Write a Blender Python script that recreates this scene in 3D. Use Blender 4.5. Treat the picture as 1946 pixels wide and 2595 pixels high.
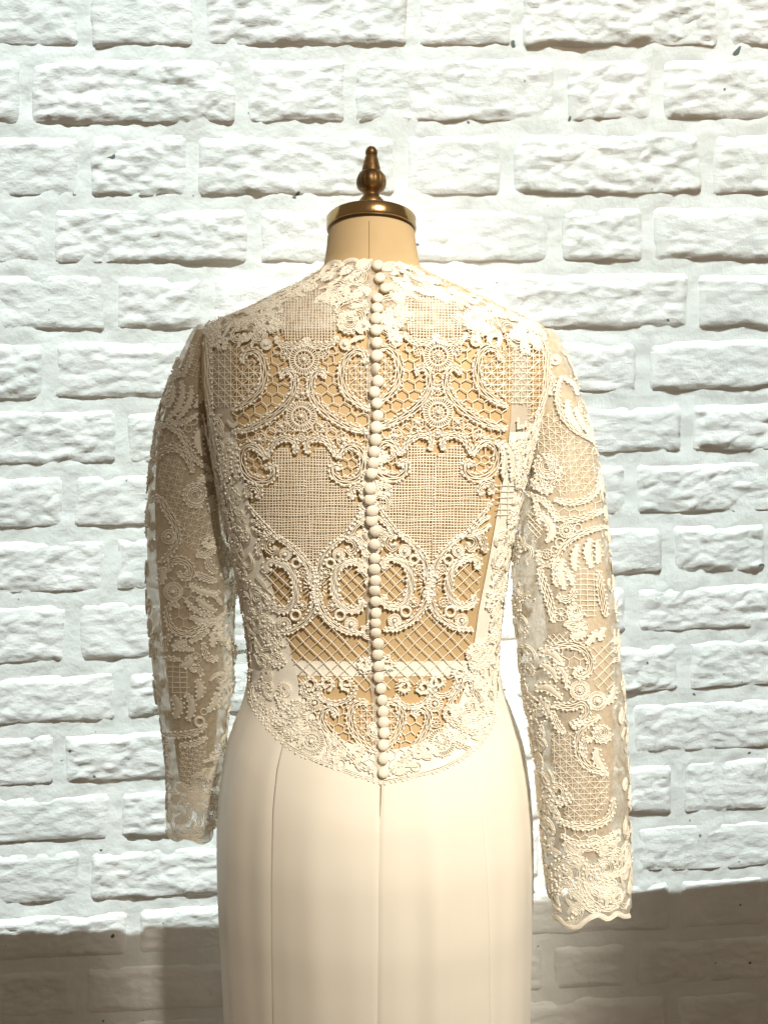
import bpy, bmesh, math, random
import numpy as np
from mathutils import Vector, Matrix, noise
from mathutils.bvhtree import BVHTree

random.seed(7); rng = np.random.default_rng(7)
for o in list(bpy.data.objects): bpy.data.objects.remove(o)
sc = bpy.context.scene
R = math.radians

# ------------------------------------------------------------------ camera
F, CX, CY = 2100.0, 973.0, 1297.5            # focal length and centre in photo pixels (1946 x 2595)
PITCH = R(7.0)
CAM = np.array([0.012, -1.0, 1.28])
FWD = np.array([0, math.cos(PITCH), -math.sin(PITCH)])
UPV = np.array([0, math.sin(PITCH), math.cos(PITCH)])
cd = bpy.data.cameras.new('camera'); cam = bpy.data.objects.new('camera', cd); sc.collection.objects.link(cam)
cam.location = CAM; cam.rotation_euler = (R(90) - PITCH, 0, 0)
cd.sensor_fit = 'VERTICAL'; cd.angle = 2 * math.atan(1297.5 / F); cd.clip_start = .01; cd.clip_end = 100
sc.camera = cam

# ------------------------------------------------------------------ light
w = bpy.data.worlds.new('World'); sc.world = w; w.use_nodes = True
bg = w.node_tree.nodes['Background']; bg.inputs[0].default_value = (1, .80, .58, 1); bg.inputs[1].default_value = .20

def aim(o, target, roll=0):
    d = Vector(target) - o.location
    o.rotation_euler = (d.to_track_quat('-Z', 'Y').to_matrix() @ Matrix.Rotation(R(roll), 3, 'Z')).to_euler()

def spot(name, loc, target, energy, color, angle, blend, size, square=False, roll=0, scale=(1, 1, 1)):
    l = bpy.data.lights.new(name, 'SPOT'); o = bpy.data.objects.new(name, l); sc.collection.objects.link(o)
    l.energy = energy; l.color = color; l.spot_size = R(angle); l.spot_blend = blend
    l.shadow_soft_size = size; l.use_square = square
    o.location = loc; aim(o, target, roll); o.scale = scale
    return o
# cool ceiling spot washing the wall behind the form; its beam ends in a straight lower edge
spot('wall_wash_spot', (-.15, -1.35, 6.0), (-.15, .4, 3.695), 2420, (.885, 1.0, .98), 40, .001, .002, False, 3.7, (5, 1, 1))
ww = bpy.data.objects['wall_wash_spot'].data; ww.use_nodes = True     # wall washer: even from top to bottom
lf = ww.node_tree.nodes.new('ShaderNodeLightFalloff'); lf.inputs['Strength'].default_value = 1 / 25.
ww.node_tree.links.new(lf.outputs['Constant'], ww.node_tree.nodes['Emission'].inputs['Strength'])
# warm shop spot on the dress from the right behind the camera
spot('dress_spot', (.78, -2.0, 2.8), (.145, -.05, 1.09), 465, (1, .90, .745), 34, .85, .10, False, 0, (.45, 1, 1))
# warm spot brushing the top right of the wall
spot('upper_corner_spot', (1.3, -1.3, 3.4), (.78, .42, 2.12), 60, (1, .66, .36), 24, .8, .05, False, 12, (2.4, 1, 1))

vs = sc.view_settings
vs.view_transform = 'Standard'; vs.look = 'None'; vs.exposure = 0; vs.gamma = 1
sc.render.engine = 'CYCLES'
sc.cycles.transparent_max_bounces = 24

# ------------------------------------------------------------------ helpers
DS = 1946 / 1659.0                            # notes taken on a 1659 px wide view
def ray(px, py):
    a = (px - CX) / F; b = (CY - py) / F
    x, y, z = a, FWD[1] + UPV[1] * b, FWD[2] + UPV[2] * b; l = math.sqrt(x * x + y * y + z * z)
    return np.array((x / l, y / l, z / l))
def on_plane_y(px, py, Y):
    d = ray(px, py); t = (Y - CAM[1]) / d[1]; return CAM + d * t

def mat(name, color, rough=.6, metallic=0, **kw):
    m = bpy.data.materials.new(name); m.use_nodes = True
    b = m.node_tree.nodes['Principled BSDF']
    b.inputs['Base Color'].default_value = (*color, 1); b.inputs['Roughness'].default_value = rough
    b.inputs['Metallic'].default_value = metallic
    for k, v in kw.items(): b.inputs[k].default_value = v
    return m
def nodes(m): return m.node_tree.nodes, m.node_tree.links, m.node_tree.nodes['Principled BSDF']
def ramp(N, p0, c0, p1, c1):
    r = N.new('ShaderNodeValToRGB'); e = r.color_ramp.elements
    e[0].position = p0; e[0].color = c0; e[1].position = p1; e[1].color = c1; return r
def add_noise_color(m, c0, c1, scale, detail=4, p0=.35, p1=.65, stretch=None):
    N, L, b = nodes(m)
    tc = N.new('ShaderNodeTexCoord'); n = N.new('ShaderNodeTexNoise')
    n.inputs['Scale'].default_value = scale; n.inputs['Detail'].default_value = detail
    if stretch:
        mp = N.new('ShaderNodeMapping'); mp.inputs['Scale'].default_value = stretch
        L.new(tc.outputs['Object'], mp.inputs[0]); L.new(mp.outputs[0], n.inputs[0])
    else: L.new(tc.outputs['Object'], n.inputs[0])
    r = ramp(N, p0, (*c0, 1), p1, (*c1, 1)); L.new(n.outputs[0], r.inputs[0]); L.new(r.outputs[0], b.inputs['Base Color'])
    return n, r
def add_bump(m, scale, strength, dist, detail=6, rough=.6, stretch=None):
    N, L, b = nodes(m)
    tc = N.new('ShaderNodeTexCoord'); n = N.new('ShaderNodeTexNoise')
    n.inputs['Scale'].default_value = scale; n.inputs['Detail'].default_value = detail; n.inputs['Roughness'].default_value = rough
    if stretch:
        mp = N.new('ShaderNodeMapping'); mp.inputs['Scale'].default_value = stretch
        L.new(tc.outputs['Object'], mp.inputs[0]); L.new(mp.outputs[0], n.inputs[0])
    else: L.new(tc.outputs['Object'], n.inputs[0])
    bp = N.new('ShaderNodeBump'); bp.inputs['Strength'].default_value = strength; bp.inputs['Distance'].default_value = dist
    L.new(n.outputs[0], bp.inputs['Height']); 
    old = b.inputs['Normal'].links
    if old: L.new(old[0].from_socket, bp.inputs['Normal'])
    L.new(bp.outputs[0], b.inputs['Normal'])

M = {}
M['brick'] = mat('painted_brick', (.80, .81, .80), .62)
add_noise_color(M['brick'], (.74, .76, .75), (.83, .835, .83), 9, 5)
add_bump(M['brick'], 55, .4, .004, 7, .62, (1, 1, 1.7)); add_bump(M['brick'], 240, .25, .0012, 4)
def chipped(m, strength):                     # ridged chips, slanting, and a few dark pits in the paint
    N, L, b = nodes(m); tc = N.new('ShaderNodeTexCoord'); mp = N.new('ShaderNodeMapping'); n = N.new('ShaderNodeTexNoise')
    mp.inputs['Rotation'].default_value = (0, R(20), 0); mp.inputs['Scale'].default_value = (.6, 1, 1.5)
    n.noise_type = 'RIDGED_MULTIFRACTAL'; n.inputs['Scale'].default_value = 26; n.inputs['Detail'].default_value = 6; n.inputs['Roughness'].default_value = .6
    L.new(tc.outputs['Object'], mp.inputs[0]); L.new(mp.outputs[0], n.inputs[0])
    bp = N.new('ShaderNodeBump'); bp.inputs['Strength'].default_value = strength; bp.inputs['Distance'].default_value = .0022; bp.invert = True
    L.new(n.outputs[0], bp.inputs['Height']); L.new(b.inputs['Normal'].links[0].from_socket, bp.inputs['Normal']); L.new(bp.outputs[0], b.inputs['Normal'])
    v = N.new('ShaderNodeTexNoise'); v.inputs['Scale'].default_value = 52; v.inputs['Detail'].default_value = 1
    L.new(tc.outputs['Object'], v.inputs[0]); rp = ramp(N, .775, (0, 0, 0, 1), .80, (1, 1, 1, 1)); L.new(v.outputs[0], rp.inputs[0])
    mx = N.new('ShaderNodeMix'); mx.data_type = 'RGBA'; mx.inputs['B'].default_value = (.12, .15, .14, 1)
    src = b.inputs['Base Color']
    if src.links: L.new(src.links[0].from_socket, mx.inputs['A'])
    else: mx.inputs['A'].default_value = src.default_value
    L.new(rp.outputs[0], mx.inputs['Factor']); L.new(mx.outputs['Result'], src)
chipped(M['brick'], .8)
M['mortar'] = mat('painted_mortar', (.78, .80, .79), .7)
add_bump(M['mortar'], 40, .5, .004, 7, .6)
chipped(M['mortar'], .3)
M['floor'] = mat('wood_floor', (.25, .16, .09), .5)
add_noise_color(M['floor'], (.2, .12, .06), (.32, .2, .11), 6, 5, stretch=(1, 12, 1))
M['linen'] = mat('linen', (.66, .50, .30), .85)
add_noise_color(M['linen'], (.53, .385, .205), (.60, .445, .25), 14, 5); add_bump(M['linen'], 900, .25, .0006, 2, .5, (1, 1, 3))
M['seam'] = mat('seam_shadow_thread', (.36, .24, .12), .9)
M['thread'] = mat('ivory_thread', (.84, .76, .62), .6)
add_noise_color(M['thread'], (.86, .80, .68), (.91, .87, .78), 60, 3)
M['padded'] = mat('padded_embroidery', (.90, .85, .74), .5)
N, L, b = nodes(M['padded'])
tc = N.new('ShaderNodeTexCoord'); wv = N.new('ShaderNodeTexWave'); wv.inputs['Scale'].default_value = 260; wv.inputs['Distortion'].default_value = 3
L.new(tc.outputs['Object'], wv.inputs[0]); bp = N.new('ShaderNodeBump'); bp.inputs['Strength'].default_value = .5; bp.inputs['Distance'].default_value = .0006
L.new(wv.outputs['Fac'], bp.inputs['Height']); L.new(bp.outputs[0], b.inputs['Normal'])
M['bead'] = mat('pearl_bead', (.93, .89, .80), .22, 0, **{'Coat Weight': .4})
M['sequin'] = mat('clear_sequin', (.95, .93, .88), .08, .35)
M['satin'] = mat('ivory_crepe', (.88, .835, .745), .42, 0, **{'Sheen Weight': .25, 'Sheen Roughness': .4})
add_bump(M['satin'], 1400, .12, .0003, 2); 
M['lining'] = mat('ivory_lining', (.88, .85, .77), .55, 0, **{'Sheen Weight': .2})
add_bump(M['lining'], 40, .35, .002, 4)
M['button'] = mat('covered_button', (.83, .77, .66), .5); add_bump(M['button'], 1500, .15, .0003, 2)
M['bronze'] = mat('aged_bronze', (.20, .095, .03), .42, .75)
add_noise_color(M['bronze'], (.10, .055, .02), (.25, .145, .055), 60, 5); add_bump(M['bronze'], 160, .3, .001, 4)
M['brass'] = mat('polished_brass', (.50, .33, .15), .2, 1)
add_bump(M['brass'], 60, .35, .0012, 3, .6, (1, 1, .02))
M['darkmetal'] = mat('cap_edge', (.10, .06, .03), .4, .8)

def sheer(name, col, lo, hi, scale, p0, p1):
    m = bpy.data.materials.new(name); m.use_nodes = True; N = m.node_tree.nodes; L = m.node_tree.links
    b = N['Principled BSDF']; out = N['Material Output']
    b.inputs['Base Color'].default_value = (*col, 1); b.inputs['Roughness'].default_value = .8
    tl = N.new('ShaderNodeBsdfTranslucent'); tl.inputs[0].default_value = (*col, 1)
    mx0 = N.new('ShaderNodeMixShader'); mx0.inputs[0].default_value = .35
    L.new(b.outputs[0], mx0.inputs[1]); L.new(tl.outputs[0], mx0.inputs[2])
    tr = N.new('ShaderNodeBsdfTransparent'); mx = N.new('ShaderNodeMixShader')
    tc = N.new('ShaderNodeTexCoord'); n = N.new('ShaderNodeTexNoise'); n.inputs['Scale'].default_value = scale
    n.inputs['Detail'].default_value = 5; n.inputs['Roughness'].default_value = .65
    L.new(tc.outputs['Object'], n.inputs[0]); r = ramp(N, p0, (lo,) * 3 + (1,), p1, (hi,) * 3 + (1,))
    L.new(n.outputs[0], r.inputs[0]); L.new(r.outputs[0], mx.inputs[0])
    L.new(tr.outputs[0], mx.inputs[1]); L.new(mx0.outputs[0], mx.inputs[2]); L.new(mx.outputs[0], out.inputs[0])
    return m
M['tulle'] = sheer('sheer_tulle', (.88, .84, .74), .48, .68, 150, .40, .62)
M['organza'] = sheer('organza_strap', (.88, .85, .77), .76, .86, 20, .4, .6)
M['yoke'] = sheer('yoke_lace_ground', (.89, .84, .74), .12, .75, 95, .40, .58)
M['tulle_dense'] = sheer('dense_lace_ground', (.86, .81, .71), .25, .8, 80, .38, .6)

def mesh_obj(name, V, Fc, material, parent=None, smooth=True):
    me = bpy.data.meshes.new(name)
    me.from_pydata([tuple(v) for v in V] if not isinstance(V, np.ndarray) else V.tolist(), [], Fc if isinstance(Fc, list) else Fc.tolist())
    me.materials.append(material)
    if smooth: me.polygons.foreach_set('use_smooth', [True] * len(me.polygons))
    me.update()
    o = bpy.data.objects.new(name, me); sc.collection.objects.link(o)
    if parent is not None:
        o.parent = parent; o.matrix_parent_inverse = parent.matrix_world.inverted()
    return o
def empty(name, loc, label, cat):
    o = bpy.data.objects.new(name, None); sc.collection.objects.link(o); o.location = loc
    o.empty_display_size = .05
    o['label'] = label; o['category'] = cat
    bpy.context.view_layer.update()
    return o

class MB:
    def __init__(s): s.v = []; s.f = []; s.n = 0
    def add(s, V, Fc):
        V = np.asarray(V, float); Fc = np.asarray(Fc, int)
        s.v.append(V); s.f.extend((Fc + s.n).tolist()); s.n += len(V)
    def build(s, name, material, parent=None, smooth=True):
        if not s.v: return None
        return mesh_obj(name, np.concatenate(s.v), s.f, material, parent, smooth)

def pchip(xs, ys, x):
    xs = np.asarray(xs, float); ys = np.asarray(ys, float); x = np.clip(np.asarray(x, float), xs[0], xs[-1])
    h = np.diff(xs); d = np.diff(ys) / h
    m = np.zeros_like(ys); m[0] = d[0]; m[-1] = d[-1]
    for i in range(1, len(xs) - 1):
        if d[i - 1] * d[i] > 0:
            w1 = 2 * h[i] + h[i - 1]; w2 = h[i] + 2 * h[i - 1]
            m[i] = (w1 + w2) / (w1 / d[i - 1] + w2 / d[i])
    k = np.clip(np.searchsorted(xs, x) - 1, 0, len(xs) - 2)
    t = (x - xs[k]) / h[k]
    return ((1 + 2 * t) * (1 - t) ** 2 * ys[k] + t * (1 - t) ** 2 * h[k] * m[k] + t * t * (3 - 2 * t) * ys[k + 1] + t * t * (t - 1) * h[k] * m[k + 1])

class Loft:
    """stacked superellipse sections; phi = -90 deg is the side facing the camera (the wearer's back)"""
    def __init__(s, z, xc, yc, hw, hb, hf, n):
        o = np.argsort(z); s.z = np.array(z)[o]
        s.p = [np.array(a, float)[o] for a in (xc, yc, hw, hb, hf, n)]
        s.tz0 = s.z[0]; s.tz1 = s.z[-1]; zt = np.linspace(s.tz0, s.tz1, 3000); s.tab = np.stack([pchip(s.z, a, zt) for a in s.p], 1)
        s.tl = s.tab.tolist(); s.ts = 2999 / (s.tz1 - s.tz0)
    def par(s, z):
        if np.ndim(z) == 0: return s.row(float(z))
        t = np.clip((np.asarray(z) - s.tz0) * s.ts, 0, 2998.999); i = t.astype(int); f = (t - i)[..., None]
        r = s.tab[i] * (1 - f) + s.tab[i + 1] * f; return [r[..., k_] for k_ in range(6)]
    def row(s, z):
        t = min(max((z - s.tz0) * s.ts, 0), 2998.999); i = int(t); f = t - i; a = s.tl[i]; b = s.tl[i + 1]
        return [a[k_] + (b[k_] - a[k_]) * f for k_ in range(6)]
    def p1(s, phi, z, off=0.0):
        xc, yc, hw, hb, hf, n = s.row(z); c = math.cos(phi); sn = math.sin(phi); hd = hb if sn < 0 else hf; e = 2 / n
        return (xc + (hw + off) * math.copysign(abs(c) ** e, c), yc + (hd + off) * math.copysign(abs(sn) ** e, sn), z)
    def n1(s, phi, z):
        e = 2e-3; a = s.p1(phi + e, z); b = s.p1(phi - e, z); c = s.p1(phi, z + e); d = s.p1(phi, z - e)
        u = (a[0] - b[0], a[1] - b[1], a[2] - b[2]); v = (c[0] - d[0], c[1] - d[1], c[2] - d[2])
        n = (u[1] * v[2] - u[2] * v[1], u[2] * v[0] - u[0] * v[2], u[0] * v[1] - u[1] * v[0])
        l = math.sqrt(n[0] ** 2 + n[1] ** 2 + n[2] ** 2) + 1e-15
        return np.array((n[0] / l, n[1] / l, n[2] / l))
    def P(s, phi, z, off=0.0):
        phi = np.asarray(phi, float); z = np.asarray(z, float)
        xc, yc, hw, hb, hf, n = s.par(z)
        c = np.cos(phi); sn = np.sin(phi)
        hd = np.where(sn < 0, hb, hf)
        x = xc + (hw + off) * np.sign(c) * np.abs(c) ** (2 / n)
        y = yc + (hd + off) * np.sign(sn) * np.abs(sn) ** (2 / n)
        return np.stack(np.broadcast_arrays(x, y, z), -1)
    def phi(s, p):
        xc, yc, hw, hb, hf, n = s.row(float(p[2]))
        hd = hb if p[1] < yc else hf
        a = (p[0] - xc) / hw; b = (p[1] - yc) / hd
        return math.atan2(math.copysign(abs(b) ** (n / 2), b), math.copysign(abs(a) ** (n / 2), a))
    def nrm(s, phi, z):
        e = 1e-3
        du = s.P(phi + e, z) - s.P(phi - e, z); dv = s.P(phi, z + e) - s.P(phi, z - e)
        n = np.cross(du, dv); return n / (np.linalg.norm(n, axis=-1, keepdims=True) + 1e-12)
    def grid(s, z0, z1, nz, nphi, off=0.0):
        ph = np.linspace(0, 2 * math.pi, nphi, endpoint=False) ; zz = np.linspace(z0, z1, nz)
        V = s.P(ph[None, :], zz[:, None], off).reshape(-1, 3)
        Fc = [(i * nphi + j, i * nphi + (j + 1) % nphi, (i + 1) * nphi + (j + 1) % nphi, (i + 1) * nphi + j)
              for i in range(nz - 1) for j in range(nphi)]
        return V, Fc
    def bvh(s, z0, z1):
        V, Fc = s.grid(z0, z1, 220, 220); s.b = BVHTree.FromPolygons(V.tolist(), Fc)
    def hit(s, px, py):
        d = ray(px, py); h = s.b.ray_cast(Vector(CAM), Vector(d))
        if h[0] is None: return None
        p = np.array(h[0]); ph = s.phi(p); n = s.n1(ph, float(p[2]))
        if n[0] * d[0] + n[1] * d[1] + n[2] * d[2] > 0: n = -n
        return p, n

def from_px(stations, Yd=None):
    """stations: (row, left, right, hb, hf, n, yc) in the 1659 px notes -> Loft"""
    z, xc, yc, hw, hb, hf, nn = [], [], [], [], [], [], []
    for (y, xl, xr, b, f, n, Y) in stations:
        a = on_plane_y(xl * DS, y * DS, Y); c = on_plane_y(xr * DS, y * DS, Y)
        z.append((a[2] + c[2]) / 2); xc.append((a[0] + c[0]) / 2); hw.append((c[0] - a[0]) / 2)
        yc.append(Y); hb.append(b if b else (c[0] - a[0]) / 2 * .95); hf.append(f if f else (c[0] - a[0]) / 2 * .95); nn.append(n)
    return Loft(z, xc, yc, hw, hb, hf, nn)

# ------------------------------------------------------------------ brick wall
YAW = R(2.8); WU = np.array([math.cos(YAW), math.sin(YAW), 0]); WN = np.array([math.sin(YAW), -math.cos(YAW), 0])
W0 = np.array([0, .40, 0])
def wall_uv(px, py):
    d = ray(px, py); t = np.dot(W0 - CAM, WN) / np.dot(d, WN); p = CAM + d * t
    return np.dot(p - W0, WU), p[2]
def wall_pt(u, z, h): return W0 + WU * u + np.array([0, 0, z]) + WN * h
wall = empty('brick_wall', (0, .40, 0), 'white painted rough brick wall with uneven courses behind the dress', 'wall')
rows = [(-475, -480), (-258, -262), (-66, -68), (122, 124), (320, 312), (503, 499), (673, 668), (842, 838), (1017, 998), (1181, 1152), (1340, 1305), (1505, 1458),
        (1680, 1605), (1833, 1755), (1988, 1910), (2133, 2066), (2288, 2211), (2428, 2356), (2573, 2495), (2712, 2628), (2845, 2755), (2975, 2880), (3100, 3000)]
joints = [None, [-300, 217, 504, 1048, 1308, 1830, 2090], [-200, 65, 613, 886, 1419, 1666, 2190], [-300, 217, 504, 1048, 1308, 1830, 2090], [-230, 65, 613, 886, 1419, 1666, 2190],
          [-300, 217, 487, 1015, 1285, 1789, 2060], [-130, 123, 643, 900, 1404, 1643, 2170], [-240, 281, 528, 1030, 1261, 1755, 2010],
          [-120, 128, 650, 890, 1390, 1627, 2150], [-210, 307, 560, 1040, 1290, 1742, 2000], [-70, 177, 690, 930, 1400, 1596, 2110],
          [-230, 281, 540, 1040, 1280, 1694, 1950], [-60, 184, 690, 940, 1350, 1595, 2100], [-200, 310, 560, 1040, 1290, 1730, 1980],
          [-90, 150, 650, 890, 1370, 1590, 2090], [-200, 295, 550, 1030, 1290, 1714, 1960], [-40, 215, 700, 940, 1380, 1605, 2090],
          [-180, 336, 590, 1060, 1300, 1709, 1950], [-40, 207, 690, 920, 1388, 1598, 2080], [-180, 330, 580, 1050, 1290, 1704, 1940],
          [-40, 207, 690, 920, 1388, 1598, 2080], [-180, 330, 580, 1050, 1290, 1704, 1940], [-40, 207, 690, 920, 1388, 1598, 2080]]
def rowy(r, x): a, b = rows[r]; return a + (b - a) * (x - 200) / 1500.
def make_brick(c, fine, seed, depth):
    # c: four (u,z) corners bl, br, tr, tl
    c = np.array(c); wlen = np.linalg.norm(c[1] - c[0]); hlen = np.linalg.norm(c[3] - c[0])
    st = .0040 if fine else .03
    nx = max(4, int(wlen / st)); nz = max(4, int(hlen / st))
    so = Vector((seed * 3.7, seed * 1.3, seed * .7))
    V = []; rough = .6 + 1.1 * ((seed * .618) % 1)
    for j in range(nz + 1):
        for i in range(nx + 1):
            a = i / nx; b = j / nz
            p = c[0] * (1 - a) * (1 - b) + c[1] * a * (1 - b) + c[2] * a * b + c[3] * (1 - a) * b
            q = Vector((p[0], p[1], 0)) + so
            edge = min(a * wlen, (1 - a) * wlen, b * hlen, (1 - b) * hlen)
            wob = noise.noise(q * 12) * .0065 + noise.noise(q * 30) * .002
            du = noise.noise_vector(q * 22)
            cr = .014                                              # rounded corners
            da = min(a, 1 - a) * wlen; db = min(b, 1 - b) * hlen
            if da < cr and db < cr: edge = cr - math.hypot(cr - da, cr - db)
            e = max(0, min(1, (edge + wob) / .016)); e = e * e * (3 - 2 * e)
            qq = Vector((p[0] * 1.0 + p[1] * .35, p[1] * 1.9 - p[0] * .25, .0)) + so
            t1 = noise.turbulence(qq * 17, 5, True)
            t2 = noise.fractal(q * 9, .9, 2.0, 3)
            cell = noise.voronoi(qq * 26)[0]
            chip = min(1, max(0, cell[1] - cell[0]) * 4)
            h = depth * e + (-.0020 * t1 + .0018 * t2 + .0010 * chip + .0010) * rough * e
            if edge <= 1e-6: h = -.004
            V.append(wall_pt(p[0] + du[0] * .0028, p[1] + du[1] * .0028, h) - W0)
    Fc = [(j * (nx + 1) + i, j * (nx + 1) + i + 1, (j + 1) * (nx + 1) + i + 1, (j + 1) * (nx + 1) + i) for j in range(nz) for i in range(nx)]
    return mesh_obj('brick', np.array(V) + W0, Fc, M['brick'], wall)
k = 0
for r in range(1, len(rows)):
    js = joints[r]; js = [js[0] - d_ for d_ in (1810, 1290, 1040, 520, 260)] + js + [js[-1] + d_ for d_ in (250, 760, 1010, 1520, 1770)]
    for i in range(len(js) - 1):
        g = 10 + (k * 7 % 5); gt = 21 + (k * 5 % 7)
        x0 = js[i] + g; x1 = js[i + 1] - g
        c = [wall_uv(x0, rowy(r, x0)), wall_uv(x1, rowy(r, x1)), wall_uv(x1, rowy(r - 1, x1) + gt), wall_uv(x0, rowy(r - 1, x0) + gt)]
        c = [(u, max(z, .002)) for u, z in c]
        vis = x1 > -30 and x0 < 1980 and rowy(r, x0) > -10 and rowy(r - 1, x0) < 2620
        hidden = x0 > 620 and x1 < 1290 and 900 < rowy(r, x0)
        make_brick(c, vis and not hidden, k + 1, .0014 + .0024 * ((k * .377) % 1) ** 2); k += 1
# mortar bed
V = []; nu, nz = 360, 230
us = np.linspace(-1.75, 2.1, nu); zs = np.linspace(0, 2.26, nz)
for z in zs:
    for u in us:
        q = Vector((u, z, 0)); V.append(wall_pt(u, z, .0022 * noise.fractal(q * 14, .9, 2, 4) + .0018 * noise.noise(q * 50)))
mesh_obj('mortar', np.array(V), [(j * nu + i, j * nu + i + 1, (j + 1) * nu + i + 1, (j + 1) * nu + i) for j in range(nz - 1) for i in range(nu - 1)], M['mortar'], wall)
fl = mesh_obj('floor', [(-1.75, -1.9, 0), (2.1, -1.9, 0), (2.1, .503, 0), (-1.75, .314, 0)], [(0, 1, 2, 3)], M['floor']); fl['kind'] = 'structure'

# ------------------------------------------------------------------ body surfaces
T = [(440, 707, 898, .0515, .0515, 2.0, .0), (470, 706, 899, .0515, .0515, 2.0, .0), (520, 702, 903, .0525, .0525, 2.0, .0), (560, 697, 910, .054, .054, 2.0, .0),
     (578, 694, 914, .055, .056, 2.0, .0), (600, 662, 950, .060, .058, 2.05, .0), (630, 605, 1015, .067, .060, 2.1, .0), (660, 550, 1076, .075, .062, 2.2, .0),
     (685, 492, 1130, .082, .066, 2.3, .0), (702, 452, 1166, .087, .07, 2.3, .0), (730, 440, 1182, .094, .078, 2.4, .0), (800, 434, 1189, .105, .095, 2.4, .0),
     (900, 447, 1168, .113, .115, 2.4, .0), (1000, 466, 1142, .115, .13, 2.35, .0), (1100, 483, 1119, .110, .13, 2.3, .0), (1200, 504, 1100, .102, .115, 2.25, .0),
     (1300, 523, 1085, .094, .10, 2.2, .0), (1400, 538, 1076, .088, .095, 2.2, .0), (1440, 540, 1075, .088, .095, 2.2, .0), (1500, 533, 1086, .094, .10, 2.2, .0),
     (1550, 516, 1104, .104, .105, 2.25, .0), (1600, 500, 1121, .114, .108, 2.3, .0), (1700, 486, 1136, .130, .112, 2.35, .0), (1800, 482, 1142, .138, .115, 2.35, .0),
     (1900, 484, 1142, .139, .118, 2.35, .0), (2000, 488, 1140, .136, .12, 2.3, .0), (2212, 497, 1136, .130, .125, 2.3, .0), (2500, 490, 1142, .13, .13, 2.2, .0), (3150, 455, 1180, .16, .16, 2.1, .0)]
torso = from_px(T)
def zrow(y, Y=0.0): return on_plane_y(CX, y * DS, Y)[2]
ZTOP, ZBOT = zrow(462), .012
torso.bvh(ZBOT, zrow(442))
LA = [(700, 428, 470), (722, 411, 478), (760, 393, 480), (815, 370, 478), (880, 348, 474), (950, 334, 472), (1020, 325, 474), (1100, 320, 482), (1200, 320, 500),
      (1270, 320, 511), (1330, 322, 504), (1400, 328, 508), (1450, 333, 507), (1530, 344, 497), (1590, 355, 489), (1640, 360, 485), (1720, 362, 481), (1773, 361, 479), (1830, 362, 472)]
RA = [(710, 1150, 1192), (745, 1141, 1215), (800, 1140, 1236), (830, 1141, 1246), (880, 1142, 1262), (930, 1142, 1276), (1000, 1138, 1291), (1060, 1130, 1301), (1120, 1118, 1310),
      (1200, 1110, 1315), (1270, 1107, 1322), (1350, 1112, 1330), (1430, 1121, 1338), (1500, 1130, 1345), (1560, 1139, 1349), (1620, 1149, 1352), (1700, 1160, 1355),
      (1820, 1171, 1358), (1900, 1180, 1360), (1970, 1190, 1362), (2020, 1200, 1362)]
def arm_depth(y, y0, y1, a, b): t = (y - y0) / (y1 - y0); return a * math.sin(min(1, t * 1.6) * math.pi / 2) * (1 - t) + b * t ** 1.4
sl_l = from_px([(y, a, b, None, None, 2.0, arm_depth(y, 700, 1830, .01, .075)) for y, a, b in LA])
sl_r = from_px([(y, a, b, None, None, 2.0, arm_depth(y, 710, 2020, -.02, -.085)) for y, a, b in RA])
ZL = (zrow(1812, .075), zrow(701)); ZR = (zrow(1985, -.085), zrow(711))
sl_l.bvh(*ZL); sl_r.bvh(ZR[0] - .02, ZR[1])

# ------------------------------------------------------------------ dress form
form = empty('dress_form', (0, 0, 0), 'beige linen dress form with brass neck cap and bronze finial', 'dress form')
V, Fc = torso.grid(zrow(2400), ZTOP, 160, 96, -.003)
V[:, 2] = np.minimum(V[:, 2], on_plane_y(941, 584, 0.0)[2] + .001 - np.tan(R(11)) * V[:, 1])
mesh_obj('torso', V, Fc, M['linen'], form)
mb = MB()
def tube(mb, P, Nn, r, flat=1.0, sides=4, lift=0.0):
    P = np.asarray(P); Nn = np.asarray(Nn)
    if len(P) < 2: return
    Tn = np.gradient(P, axis=0); Tn /= np.linalg.norm(Tn, axis=1, keepdims=True) + 1e-12
    S = np.cross(Tn, Nn); S /= np.linalg.norm(S, axis=1, keepdims=True) + 1e-12
    B = np.cross(S, Tn)
    an = np.arange(sides) * 2 * math.pi / sides
    r = np.asarray(r).reshape(-1, 1, 1) if np.ndim(r) else r
    V = (P + Nn * lift)[:, None, :] + r * (np.cos(an)[None, :, None] * S[:, None, :] + flat * np.sin(an)[None, :, None] * B[:, None, :])
    n = len(P)
    I = np.arange(n - 1)[:, None] * sides; J = np.arange(sides)[None, :]; J2 = (J + 1) % sides
    Fq = np.stack([I + J, I + J2, I + sides + J2, I + sides + J], -1).reshape(-1, 4)
    mb.add(V.reshape(-1, 3), Fq)
def seam_line(name, pts, off, r, m, parent):
    P, Nn = [], []
    for x, y in pts:
        h = torso.hit(x * DS, y * DS)
        if h: P.append(h[0] + h[1] * off); Nn.append(h[1])
    b_ = MB(); tube(b_, P, Nn, r); return b_.build(name, m, parent)
seam_line('centre_seam', [(797, y) for y in range(476, 600, 6)] + [(800 + (y - 600) * .02, y) for y in range(600, 1660, 12)], -.0030, .0005, M['seam'], form)
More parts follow.
